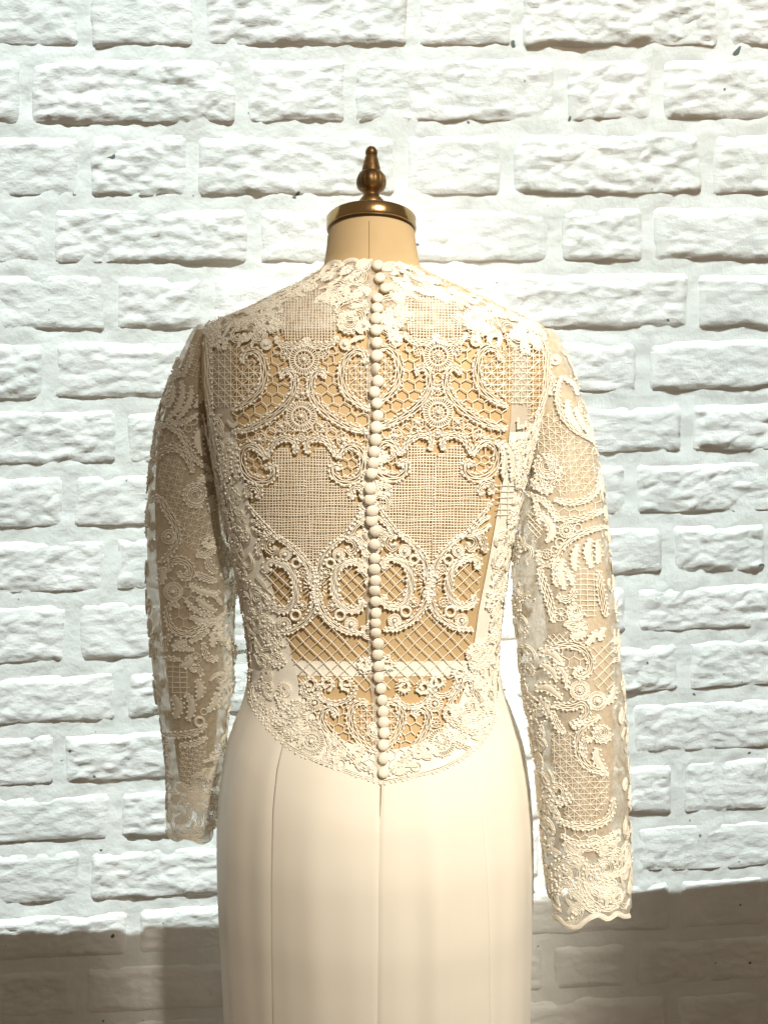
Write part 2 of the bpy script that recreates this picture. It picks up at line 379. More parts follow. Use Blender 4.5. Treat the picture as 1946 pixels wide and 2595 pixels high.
# stuffed arms inside the sleeves
def arm_core(loft, spec, Ya):
    z, xc, yc, hw, hb = [], [], [], [], []
    for y, xl, xr in spec:
        Y = Ya(y); a = on_plane_y(xl * DS, y * DS, Y); c = on_plane_y(xr * DS, y * DS, Y)
        s_ = loft.par(a[2]); h = (c[0] - a[0]) / 2; hd = min(s_[3] - .006, h * 1.15)
        z.append(a[2]); xc.append((a[0] + c[0]) / 2); hw.append(h); hb.append(hd); yc.append(s_[1] - (s_[3] - .005 - hd))
    return Loft(z, xc, yc, hw, hb, hb, [2.0] * len(z))
ac_l = arm_core(sl_l, [(712, 425, 476), (760, 405, 476), (815, 384, 474), (880, 362, 468), (950, 346, 466), (1020, 340, 467), (1100, 338, 472), (1200, 342, 482),
      (1330, 352, 484), (1450, 366, 478), (1560, 378, 470), (1650, 388, 460), (1674, 396, 452)], lambda y: arm_depth(y, 700, 1830, .01, .075))
ac_r = arm_core(sl_r, [(722, 1152, 1190), (745, 1146, 1203), (800, 1146, 1224), (880, 1148, 1250), (1000, 1146, 1279), (1120, 1150, 1294), (1270, 1168, 1305),
      (1430, 1184, 1312), (1560, 1190, 1316), (1700, 1196, 1316), (1790, 1204, 1310), (1814, 1216, 1296)], lambda y: arm_depth(y, 710, 2020, -.02, -.085))
for lo in (ac_l, ac_r):
    V, Fc = lo.grid(lo.z[0], lo.z[-1], 90, 40); V = V.tolist()
    V.append(list(np.mean(V[:40], 0) - np.array([0, 0, .008]))); kk = len(V) - 1
    Fc += [(kk, (j + 1) % 40, j) for j in range(40)]
    mesh_obj('arm', V, Fc, M['linen'], form)

def lathe(prof, n=48, lobes=None):
    V = []; 
    for (r, z) in prof:
        for j in range(n):
            a = 2 * math.pi * j / n; rr = r
            if lobes: rr = r * (1 - lobes[2](z) * abs(math.sin(a * lobes[0] / 2)) ** .5 * 0 - lobes[2](z) * (1 - abs(math.sin(a * lobes[0] / 2))) ** 3)
            V.append((rr * math.cos(a), rr * math.sin(a), z))
    m = len(prof)
    Fc = [(i * n + j, i * n + (j + 1) % n, (i + 1) * n + (j + 1) % n, (i + 1) * n + j) for i in range(m - 1) for j in range(n)]
    V.append((0, 0, prof[0][1])); V.append((0, 0, prof[-1][1]))
    Fc += [(len(V) - 2, (j + 1) % n, j) for j in range(n)] + [(len(V) - 1, (m - 1) * n + j, (m - 1) * n + (j + 1) % n) for j in range(n)]
    return np.array(V), Fc
NC = on_plane_y(941, 584, 0.0); TILT = R(-11)
capR = 113.5 / F * np.dot(NC - CAM, FWD)
RX = np.array(Matrix.Rotation(TILT, 3, 'X'))
def placed(V): return V @ RX.T + NC
V, Fc = lathe([(capR - .003, -.0008), (capR - .0006, -.0010), (capR, .0006), (capR, .0122), (capR - .0006, .0130), (capR - .002, .0134), (capR * .9, .0148), (capR * .5, .020), (.02, .027)], 96)
cap = mesh_obj('neck_cap', placed(V), Fc, M['brass'], form); 
V, Fc = lathe([(capR - .0018, -.0035), (capR - .0012, -.0016), (capR - .0012, -.0006)], 96); mesh_obj('cap_edge', placed(V), Fc, M['darkmetal'], cap)
for p in cap.data.polygons: p.use_smooth = True
# finial
s_ = 1.06 / 5.18 / F * np.dot(on_plane_y(941, 450, 0) - CAM, FWD)
def FP(lst): return [(r * s_, (880 - y) * s_) for r, y in lst]
FZ = np.array([0, .004, .0315])
fin = None
def fin_piece(name, lst, lobes=None, parent=form, n=72):
    V, Fc = lathe(FP(lst)[::-1], n, lobes); return mesh_obj(name, (V @ np.array(Matrix.Rotation(R(-3), 3, 'X')).T) + NC + FZ, Fc, M['bronze'], parent)
fin = fin_piece('finial', [(66, 302), (74, 312), (84, 345), (96, 385), (107, 430), (117, 475), (124, 510), (128, 540), (120, 560)])
fin_piece('finial_ball', [(4, 190), (30, 195), (55, 213), (70, 240), (75, 265), (72, 288), (66, 303), (58, 312)], parent=fin, n=40)
lob = lambda z: .10 * max(0, math.sin(math.pi * min(1, max(0, ((880 - z / s_) - 500) / 225))))
fin_piece('gadrooned_bulb', [(118, 498), (134, 502), (150, 520), (166, 545), (180, 578), (187, 612), (186, 650), (176, 685), (158, 712), (130, 733), (104, 748), (96, 765), (95, 780), (98, 792)], (13, 0, lob), fin)
fin_piece('finial_base', [(96, 786), (106, 798), (124, 815), (142, 836), (155, 858), (162, 880), (164, 905)], parent=fin)

# ------------------------------------------------------------------ wedding dress
dress = empty('wedding_dress', (0, 0, 0), 'ivory beaded lace wedding dress with buttoned back on the dress form', 'wedding dress')
def edge_curve(pts, off=0.0):
    out = []
    for x, y in pts:
        h = torso.hit(x * DS, y * DS)
        if h: out.append((h[0][2], torso.phi(h[0])))
    out.sort(); return np.array(out)
def dens(pts, n=8):
    o = []
    for a, b_ in zip(pts[:-1], pts[1:]):
        for t in np.linspace(0, 1, n, endpoint=False): o.append((a[0] + (b_[0] - a[0]) * t, a[1] + (b_[1] - a[1]) * t))
    return o + [pts[-1]]
OL = [(497, 700), (498, 830), (500, 900), (512, 960), (530, 1060), (553, 1150), (575, 1230), (605, 1330), (625, 1400), (645, 1480), (665, 1530), (700, 1575), (750, 1605), (800, 1620), (826, 1623)]
OR = [(1108, 700), (1106, 900), (1096, 1000), (1081, 1080), (1060, 1200), (1036, 1320), (1025, 1400), (1008, 1480), (985, 1540), (940, 1590), (890, 1612), (850, 1621), (828, 1623)]
eL = edge_curve(dens(OL, 4)); eR = edge_curve(dens(OR, 4))
def phiL(z): return np.interp(z, eL[:, 0], eL[:, 1])
def phiR(z): return np.interp(z, eR[:, 0], eR[:, 1])
def strip_mesh(z0, z1, nz, fa, fb, nphi, off, fold=None):
    zz = np.linspace(z0, z1, nz); V = []
    for z in zz:
        a, b_ = fa(z), fb(z); ph = np.linspace(a, b_, nphi); V.append(torso.P(ph, np.full(nphi, z), off))
    V = np.concatenate(V)
    Fc = [(i * nphi + j, i * nphi + j + 1, (i + 1) * nphi + j + 1, (i + 1) * nphi + j) for i in range(nz - 1) for j in range(nphi - 1)]
    return V, Fc
zbot = min(eL[0, 0], eR[0, 0]); zarm = zrow(930)
# lining: from the left edge of the open back round the front to the right edge
nphi = 160; V = []; zz = np.concatenate([np.linspace(zrow(1760), zbot - .001, 30), np.linspace(zbot, zbot + .03, 40)[1:], np.linspace(zbot + .031, zarm, 90)])
for z in zz:
    if z < zbot: a, b_ = -math.pi / 2 , -math.pi / 2
    else: a, b_ = phiR(z), phiL(z)
    V.append(torso.P(np.linspace(a, b_ + (2 * math.pi if b_ < 0 else 0) if b_ <= a else b_, nphi), np.full(nphi, z), -.0012))
V = np.concatenate(V); nzz = len(zz)
Fc = [(i * nphi + j, i * nphi + j + 1, (i + 1) * nphi + j + 1, (i + 1) * nphi + j) for i in range(nzz - 1) for j in range(nphi - 1)]
bodice = mesh_obj('bodice_lining', V, Fc, M['lining'], dress)
for inner, outer in (((lambda z: phiL(z)), [(446, 700), (447, 740), (449, 830), (451, 935)]), ((lambda z: phiR(z)), [(1146, 700), (1146, 740), (1147, 830), (1150, 935)])):
    eo = edge_curve(dens(outer, 4)); 
    V, Fc = strip_mesh(zarm - .01, zrow(702), 50, inner, (lambda z, eo=eo: np.interp(z, eo[:, 0], eo[:, 1])), 8, -.0016)
    mesh_obj('lining_strap', V, Fc, M['organza'], bodice)
# stay tape across the open back
V = []; 
for x in np.linspace(612, 1032, 60):
    for y in (1428, 1436, 1444, 1452, 1460):
        h = torso.hit(x * DS, (y + 3 * math.sin((x - 612) / 420 * math.pi)) * DS); V.append(h[0] - h[1] * .0022)
mesh_obj('stay_tape', V, [(i * 5 + j, i * 5 + j + 1, i * 5 + j + 6, i * 5 + j + 5) for i in range(59) for j in range(4)], M['lining'], bodice)

# skirt panels between seams, hanging from the curved lace edge
LE = [(80, 400), (88, 480), (100, 540), (140, 610), (200, 690), (270, 770), (350, 830), (500, 900), (700, 970), (800, 1003), (862, 1022), (930, 1012), (1000, 1000), (1200, 950), (1290, 910), (1370, 860), (1440, 800), (1500, 740), (1535, 670), (1555, 600), (1562, 480), (1562, 400)]
LEpx = [(600 + x / 2.37, 1550 + y / 2.37) for x, y in LE]
le = []
for x, y in dens(LEpx, 4):
    h = torso.hit(x, y)
    if h: p = torso.phi(h[0]); le.append((p if p < math.pi / 2 else p - 2 * math.pi, h[0][2]))
le = np.array(sorted(le)); le[0, 1] = max(le[0, 1], le[1, 1])
def ztop(p): return np.interp(p, le[:, 0], le[:, 1]) - .002
def seamf(pts):
    e = edge_curve(dens(pts, 4)); e[:, 1] = np.where(e[:, 1] > math.pi / 2, e[:, 1] - 2 * math.pi, e[:, 1])
    return lambda z: np.interp(z, e[:, 0], e[:, 1])
s1 = seamf([(612, 1600), (600, 1660), (592, 1750), (588, 1900), (588, 2050), (591, 2205)])
s2 = seamf([(824, 1690), (821, 1760), (818, 1900), (817, 2050), (816, 2205)])
s3 = seamf([(1012, 1600), (1024, 1660), (1036, 1740), (1047, 1860), (1053, 2000), (1056, 2205)])
fr = (lambda z: math.pi / 2 + .0 * z); fl_ = (lambda z: -3 * math.pi / 2 + .0 * z)
def skirt_panel(fa, fb, nu, seed):
    nz = 130; V = []
    for i in range(nu + 1):
        s = i / nu; zt = 1.0
        for _ in range(4): zt = float(ztop(fa(zt) * (1 - s) + fb(zt) * s))
        for j in range(nz + 1):
            t = j / nz; z = zt + (ZBOT - zt) * t
            p = fa(z) * (1 - s) + fb(z) * s
            wid = abs(fb(z) - fa(z)) * .2; d = min(s, 1 - s) * wid
            down = max(0, zt - z)
            off = .0012 + .0023 * min(1, down / .05) - .0013 * max(0, 1 - d / .0030) ** 2
            # soft hanging folds, stronger on the wearer's right hip panel
            amp = (.0017 if seed == 2 else .0006) * min(1, down / .15)
            off += amp * (math.sin(p * 17 + seed * 1.7 + z * 1.2) + .6 * math.sin(p * 31 + seed + z * 2.1)) * min(1, d / .02)
            off += .0022 * noise.noise(Vector((p * 3, z * 2.2, seed)))
            V.append(torso.P(p, z, off))
    Fc = [(i * (nz + 1) + j, (i + 1) * (nz + 1) + j, (i + 1) * (nz + 1) + j + 1, i * (nz + 1) + j + 1) for i in range(nu) for j in range(nz)]
    return mesh_obj('skirt_panel', np.array(V), Fc, M['satin'], dress)
skirt_panel(fl_, s1, 70, 0); skirt_panel(s1, s2, 70, 1); skirt_panel(s2, s3, 70, 2); skirt_panel(s3, fr, 70, 3)
h1 = seam_line('back_zip', [(823, 1694), (821, 1760), (818, 1900), (817, 2050), (816, 2205)], .0012, .0007, M['seam'], dress)

# ------------------------------------------------------------------ lace kit
class Px:                                     # photo pixels -> point on a garment surface
    def __init__(s, loft): s.l = loft; s.u = 1.0
    def __call__(s, x, y): return s.l.hit(x, y)
class Loc:                                    # local patch (same pixel-like units, 1 unit = .476 mm) around a point of the surface
    def __init__(s, loft, phi, z, rot=0.0):
        s.l = loft; s.p = phi; s.z = z; s.c, s.s = math.cos(rot), math.sin(rot)
        e = 1e-3; s.k = np.linalg.norm(loft.P(phi + e, z) - loft.P(phi - e, z)) / (2 * e)
        s.zz = np.linalg.norm(loft.P(phi, z + e) - loft.P(phi, z - e)) / (2 * e)
    def __call__(s, x, y):
        a = (x * s.c - y * s.s) * .000476; b_ = (x * s.s + y * s.c) * .000476
        p = s.p + a / max(s.k, .01); z = s.z - b_ / max(s.zz, 1)
        if z < s.l.z[0] or z > s.l.z[-1]: return None
        P = s.l.p1(p, z); n = s.l.n1(p, z); c = s.l.row(z)
        if n[0] * (P[0] - c[0]) + n[1] * (P[1] - c[1]) < 0: n = -n
        return np.array(P), n
def catmull(pts, step=4.0):
    pts = [np.array(p, float) for p in pts]
    if len(pts) == 2: pts = [pts[0], (pts[0] + pts[1]) / 2, pts[1]]
    ext = [2 * pts[0] - pts[1]] + pts + [2 * pts[-1] - pts[-2]]; out = []
    for i in range(1, len(ext) - 2):
        p0, p1, p2, p3 = ext[i - 1:i + 3]; n = max(2, int(np.linalg.norm(p2 - p1) / step))
        for t in np.linspace(0, 1, n, endpoint=False):
            out.append(.5 * (2 * p1 + (p2 - p0) * t + (2 * p0 - 5 * p1 + 4 * p2 - p3) * t * t + (3 * p1 - p0 - 3 * p2 + p3) * t ** 3))
    out.append(pts[-1]); return np.array(out)
def offset2(c, d):
    t = np.gradient(c, axis=0); t /= np.linalg.norm(t, axis=1, keepdims=True) + 1e-9
    return c + np.stack([-t[:, 1], t[:, 0]], 1) * np.asarray(d).reshape(-1, 1)
def runs(mp, c):
    P, Nn = [], []
    for x, y in c:
        h = mp(x, y)
        if h is None or (P and np.linalg.norm(h[0] - P[-1]) > .02):
            if len(P) > 1: yield np.array(P), np.array(Nn)
            P, Nn = [], []
            if h is None: continue
        P.append(h[0]); Nn.append(h[1])
    if len(P) > 1: yield np.array(P), np.array(Nn)
def cord(mb, mp, c, r=.0006, lift=.0006, flat=1.0):
    for P, Nn in runs(mp, c): tube(mb, P, Nn, r, flat, 4, lift)
def octa():
    V = [(1,0,0),(-1,0,0),(0,1,0),(0,-1,0),(0,0,1),(0,0,-1)]; Fx = [(0,2,4),(2,1,4),(1,3,4),(3,0,4),(2,0,5),(1,2,5),(3,1,5),(0,3,5)]
    V = [np.array(v, float) for v in V]; cache = {}; out = []
    def mid(a, b_):
        k_ = (min(a, b_), max(a, b_))
        if k_ not in cache: v = V[a] + V[b_]; V.append(v / np.linalg.norm(v)); cache[k_] = len(V) - 1
        return cache[k_]
    for a, b_, c in Fx:
        x, y, z = mid(a, b_), mid(b_, c), mid(c, a); out += [(a, x, z), (x, b_, y), (z, y, c), (x, y, z)]
    return np.array(V), np.array(out)
OV, OF = octa()
def bead(mb, h, r=.0016):
    r = r * (.85 + .3 * random.random()); mb.add(OV * r + h[0] + h[1] * (r * .75), OF)
def bead_line(mb, mp, c, gap=13.0, r=.0016, jit=1.0):
    L_ = np.concatenate([[0], np.cumsum(np.linalg.norm(np.diff(c, axis=0), axis=1))])
    for s in np.arange(gap * .4, L_[-1], gap):
        s += random.uniform(-.22, .22) * gap
        x = np.interp(s, L_, c[:, 0]) + random.uniform(-jit, jit); y = np.interp(s, L_, c[:, 1]) + random.uniform(-jit, jit)
        h = mp(x, y)
        if h: bead(mb, h, r)
def disc(mb, h, r, rin=.35, n=10):
    nrm = h[1] + np.array([random.uniform(-.25, .25), 0, random.uniform(-.25, .25)]); nrm /= np.linalg.norm(nrm)
    a = np.cross(nrm, [0, 0, 1.]); a /= np.linalg.norm(a) + 1e-9; b_ = np.cross(nrm, a); c = h[0] + h[1] * .0022
    an = np.arange(n) * 2 * math.pi / n
    ring = np.cos(an)[:, None] * a + np.sin(an)[:, None] * b_
    mb.add(np.concatenate([c + ring * r, c + ring * r * rin]), [(i, (i + 1) % n, n + (i + 1) % n, n + i) for i in range(n)])

class Lace:
    """collects the beads, sequins and filler of one garment part; every traced motif becomes an object of its own"""
    def __init__(s, part, mp): s.part = part; s.mp = mp; s.b = MB(); s.q = MB(); s.fill = MB(); s.fp = MB()
    def scroll(s, pts, w=18, cords=4, beads=(1, 1), seq=False, gap=13, mp=None, taper=.35, name='scroll', into=None, br=.0016):
        mp = mp or s.mp; c = catmull(pts); n = len(c); t = np.linspace(0, 1, n)
        prof = w * (taper + (1 - taper) * np.sin(np.pi * np.clip(t * 1.0, 0, 1)) ** .5)
        mb = into or MB()
        for f in np.linspace(-.5, .5, cords):
            cc = offset2(c, prof * f + .05 * w * np.sin(t * 40 + f * 9)); cord(mb, mp, cc, .00078, .0006 + .0005 * (1 - abs(f) * 2))
        for sgn, on in zip((-1, 1), beads):
            if on: bead_line(s.b, mp, offset2(c, prof * .62 * sgn), gap, br)
        if seq:
            L_ = np.linspace(.1, .95, max(3, int(n * 4 / 32)))
            for u in L_:
                q = c[int(u * (n - 1))]; h = mp(*q)
                if h: disc(s.q, h, .0019)
        if into is None: mb.build(name, M['thread'], s.part)
    def petal(s, pts, w=16, beads=(0, 0), mp=None, into=None, gap=13, high=.0011):
        mp = mp or s.mp; c = catmull(pts); n = len(c); t = np.linspace(0, 1, n)
        prof = w * .41 * np.clip(np.sin(np.pi * (t * .93 + .05)) ** .55, .05, 1)
        mb = into or MB(); K = np.linspace(-1, 1, 7); G = []
        offs = [offset2(c, prof * k_) for k_ in K]
        valid = []
        V = []
        for i in range(n):
            rv = []
            for k_, of in zip(K, offs):
                h = mp(*of[i])
                if h is None: rv = None; break
                rv.append(h[0] + h[1] * (.0003 + high * (1 - k_ * k_) ** .5))
            if rv: V.append(rv)
            else:
                if len(V) > 1: break
                V = []
        if len(V) > 1:
            V = np.array(V); m = len(V)
            mb.add(V.reshape(-1, 3), [(i * 7 + j, i * 7 + j + 1, i * 7 + j + 8, i * 7 + j + 7) for i in range(m - 1) for j in range(6)])
        ol = np.concatenate([offset2(c, prof * 1.12), offset2(c, -prof * 1.12)[::-1]])
        cord(mb, mp, ol, .0006, .0007)
        for sgn, on in zip((-1, 1), beads):
            if on: bead_line(s.b, mp, offset2(c, prof * 1.5 * sgn), gap)
        if into is None: mb.build('petal', M['padded'], s.part)
    def ring(s, x, y, r=10, th=.00075, mp=None, into=None, name='ring', ry=None):
        mp = mp or s.mp; a = np.linspace(0, 2 * math.pi, 26); mb = into or MB()
        cord(mb, mp, np.stack([x + r * np.cos(a), y + (ry or r) * np.sin(a)], 1), th, .0007)
        if into is None: mb.build(name, M['thread'], s.part)
    def wheel(s, x, y, r=13, spokes=9, mp=None, inner=.3):
        mp = mp or s.mp; mb = MB(); a = np.linspace(0, 2 * math.pi, 26)
        for rr in (r, r * inner): cord(mb, mp, np.stack([x + rr * np.cos(a), y + rr * np.sin(a)], 1), .0006, .0007)
        for k_ in range(spokes):
            q = 2 * math.pi * k_ / spokes + .3
            cord(mb, mp, np.array([(x + r * f * math.cos(q), y + r * f * math.sin(q)) for f in (inner, .65, 1)]), .0005, .0006)
        mb.build('wheel', M['thread'], s.part)
        if random.random() < .6:
            h = mp(x, y)
            if h: bead(s.b, h, .0019)
    def rosette(s, x, y, r=37, mp=None, ry=None):
        mp = mp or s.mp; mb = MB(); a = np.linspace(0, 2 * math.pi, 40); asp = (ry or r) / r
        P = lambda rr, q: (x + rr * math.cos(q), y + rr * asp * math.sin(q))
        for rr in ((r * .97, r * .64, r * .6, r * .36) if r > 22 else (r * .95, r * .45)):
            cord(mb, mp, np.array([P(rr, q) for q in a]), .0006, .0008)
        n = 34 if r > 22 else 20
        for k_ in range(n):                    # close radial stitches of the rim
            q = 2 * math.pi * k_ / n; cord(mb, mp, np.array([P(r * (.62 if r > 22 else .42), q), P(r * .8, q), P(r * random.uniform(.98, 1.06), q)]), .0007, .0009)
        for k_ in range(13 if r > 22 else 0):
            q = 2 * math.pi * k_ / 13; cord(mb, mp, np.array([P(0, q), P(r * .3, q), P(r * .62, q)]), .0005, .0007)
        mb.build('rosette', M['thread'], s.part)
        h = mp(x, y)
        if h: bead(s.b, h, .0026)
        if r > 30: bead_line(s.b, mp, np.array([P(r * 1.04, q) for q in a]), 24, .0012)
    def spiral(s, x, y, r, turns=1.8, a0=0.0, sgn=1, w=9, mp=None, into=None, beads=True):
        mp = mp or s.mp; t = np.linspace(0, 1, 40)
        pts = np.stack([x + r * (1 - .78 * t) * np.cos(a0 + sgn * turns * 2 * math.pi * t), y + r * (1 - .78 * t) * np.sin(a0 + sgn * turns * 2 * math.pi * t)], 1)
        mb = into or MB()
        for f in (-.5, 0, .5): cord(mb, mp, offset2(pts, np.full(40, w * f)), .0008, .0008)
        if beads: bead_line(s.b, mp, offset2(pts, np.full(40, w * .75 * -sgn)), 13)
        for k_ in range(14):
            q = 2 * math.pi * k_ / 14; cord(mb, mp, np.array([(x + r * f * math.cos(q), y + r * f * math.sin(q)) for f in (.8, .95, 1.12)]), .0008, .0008)
        if into is None: mb.build('spiral_flower', M['thread'], s.part)
    def net(s, poly, fams, r=.00045, step=5.0, wob=0.0, mp=None, name='net', lift=.0002):
        """fams: (angle deg, spacing, phase); threads clipped to a polygon"""
        mp = mp or s.mp; poly = np.array(poly, float); mb = MB(); x0, y0 = poly.min(0); x1, y1 = poly.max(0); c = (poly.min(0) + poly.max(0)) / 2
        Rr = math.hypot(x1 - x0, y1 - y0) / 2 + 5
        for ang, sp, ph in fams:
            d = np.array([math.cos(R(ang)), math.sin(R(ang))]); e = np.array([-d[1], d[0]])
            base = math.floor((np.dot(c, e) - Rr) / sp) * sp + ph
            for k_ in np.arange(base, base + 2 * Rr + sp, sp):
                tt = np.arange(-Rr, Rr, step); o_ = k_ - np.dot(c, e) + random.uniform(-1, 1) * wob
                pts = c + d * tt[:, None] + e * (o_ + wob * np.sin(tt * .06 + k_)[:, None])
                ins = inside(poly, pts); run = []
                for p_, i_ in zip(pts, ins):
                    if i_: run.append(p_)
                    else:
                        if len(run) > 1: cord(mb, mp, np.array(run), r, lift)
                        run = []
                if len(run) > 1: cord(mb, mp, np.array(run), r, lift)
        return mb.build(name, M['thread'], s.part)
    def hexnet(s, poly, a=17.0, r=.0006, mp=None, holes=()):
        mp = mp or s.mp; poly = np.array(poly, float); mb = MB(); x0, y0 = poly.min(0); x1, y1 = poly.max(0)
        jit = {}
        def node(x, y):
            k_ = (round(x), round(y))
            if k_ not in jit: jit[k_] = (x + random.uniform(-2, 2), y + random.uniform(-2, 2))
            return jit[k_]
        dx = a * math.sqrt(3); r_ = 0; y = y0
        while y < y1 + a:
            x = x0 + (dx / 2 if r_ % 2 else 0)
            while x < x1 + dx:
                A = node(x, y); 
                for (bx, by) in ((x + dx / 2, y + a / 2), (x - dx / 2, y + a / 2)):
                    B = node(bx, by); s._hx(mb, mp, poly, A, B, r, holes)
                s._hx(mb, mp, poly, A, node(x, y - a), r, holes)
                x += dx
            y += 1.5 * a; r_ += 1
        return mb.build('hexagon_net', M['thread'], s.part)
    def _hx(s, mb, mp, poly, A, B, r, holes):
        pts = np.array([A, ((A[0] + B[0]) / 2, (A[1] + B[1]) / 2), B]); ins = inside(poly, pts)
        if ins.sum() < 2: return
        for hx, hy, hr in holes:
            if math.hypot(pts[1][0] - hx, pts[1][1] - hy) < hr: return
        cord(mb, mp, pts, r, .0003)
    def star(s, poly, sp=15.0, r=.00045, rot=0, mp=None):
        d = sp / math.sqrt(2) * 2
        return s.net(poly, [(0 + rot, sp, 0), (90 + rot, sp, 0), (45 + rot, d, 0), (-45 + rot, d, 0)], r, 5, .5, mp, 'star_net')
    def weave(s, poly, sp=7.4, r=.00058, mp=None):
        return s.net(poly, [(0, sp * .92, 0), (90, sp * 1.05, 0)], r, 5, .9, mp, 'woven_panel')
    def diamond(s, poly, sp=27.0, r=.0006, mp=None): return s.net(poly, [(46, sp, 0), (-44, sp, 4)], r, 6, .8, mp, 'diamond_net')
    def square(s, poly, sp=14.0, r=.0005, mp=None, rot=0): return s.net(poly, [(0 + rot, sp, 0), (90 + rot, sp * 1.3, 0)], r, 5, .8, mp, 'square_net')
    def motif(s, mp):                         # one random lace flower for the crowded areas
        k_ = random.random()
        if k_ < .35:
            q = random.choice((-1, 1)); s.scroll([(-22, 12), (-14, -8 * q), (4, -14 * q), (18, -4 * q), (16, 10 * q), (6, 9 * q)], 10, 3, (random.random() < .4, 0), mp=mp, into=s.fill, gap=18, br=.0013)
        elif k_ < .7:
            q = random.choice((-1, 1)); s.petal([(-20, 8), (-4, 4 * q), (14, -8 * q)], random.uniform(9, 14), (random.random() < .35, 0), mp=mp, into=s.fp, gap=17, high=.0009)
        elif k_ < .85: s.spiral(0, 0, random.uniform(12, 17), 1.6, random.random() * 6, random.choice((-1, 1)), 5, mp=mp, into=s.fill, beads=random.random() < .4)
        else:
            s.ring(0, 0, random.uniform(6, 10), mp=mp, into=s.fill)
            bead_line(s.b, mp, catmull([(-26, -6), (-8, 6), (10, -4), (26, 6)]), 14, .0013)
    def scatter(s, loft, pa, pb, za, zb, n):
        for _ in range(n):
            z = random.uniform(za, zb); p = random.uniform(pa(z), pb(z))
            s.motif(Loc(loft, p, z, random.random() * 6.28))
    def scatter_px(s, poly, n, sc_=1.0):
        poly = np.array(poly, float); x0, y0 = poly.min(0); x1, y1 = poly.max(0); c = 0; tries = 0
        while c < n and tries < n * 40:
            tries += 1; x = random.uniform(x0, x1); y = random.uniform(y0, y1)
            if not inside(poly, np.array([[x, y]]))[0]: continue
            h = s.mp(x, y)
            if h is None: continue
            s.motif(Loc(s.mp.l, s.mp.l.phi(h[0]), h[0][2], random.random() * 6.28)); c += 1
    def done(s):
        for mb, nm, m in ((s.b, 'beadwork', M['bead']), (s.q, 'sequins', M['sequin']), (s.fill, 'corded_ground', M['thread']), (s.fp, 'padded_leaves', M['padded'])):
            o = mb.build(nm, m, s.part)
            if o: o['kind'] = 'stuff'
def inside(poly, pts):
    x, y = pts[:, 0], pts[:, 1]; res = np.zeros(len(pts), bool); n = len(poly); j = n - 1
    for i in range(n):
        xi, yi = poly[i]; xj, yj = poly[j]
        cnd = ((yi > y) != (yj > y)) & (x < (xj - xi) * (y - yi) / ((yj - yi) + 1e-12) + xi)
        res ^= cnd; j = i
    return res

# ------------------------------------------------------------------ back lace
BK = Lace(bodice, Px(torso))
def axis_l(y): return np.interp(y, [780, 816, 912, 1055, 1135, 1280, 1450, 1560], [784, 782, 771, 764, 764, 778, 797, 806])
def axis_r(y): return np.interp(y, [780, 816, 912, 1055, 1130, 1280, 1450, 1560], [1096, 1098, 1110, 1110, 1107, 1098, 1091, 1084])
SIDES = [(axis_l, 1, 0), (axis_l, -1, 0), (axis_r, 1, -9), (axis_r, -1, -9)]
def tile(pts, o, s, ax):                      # notes on the left panel, mirrored about its axis
    fx, sg, dy = ax; out = []
    for x, y in pts:
        X = o[0] + x / s; Y = o[1] + y / s; out.append((fx(Y) + sg * (X - axis_l(Y)), Y + dy))
    return out
A = lambda pts, ax: tile(pts, (450, 640), 3.016, ax)
C3 = lambda pts, ax: tile(pts, (550, 1100), 3.687, ax)
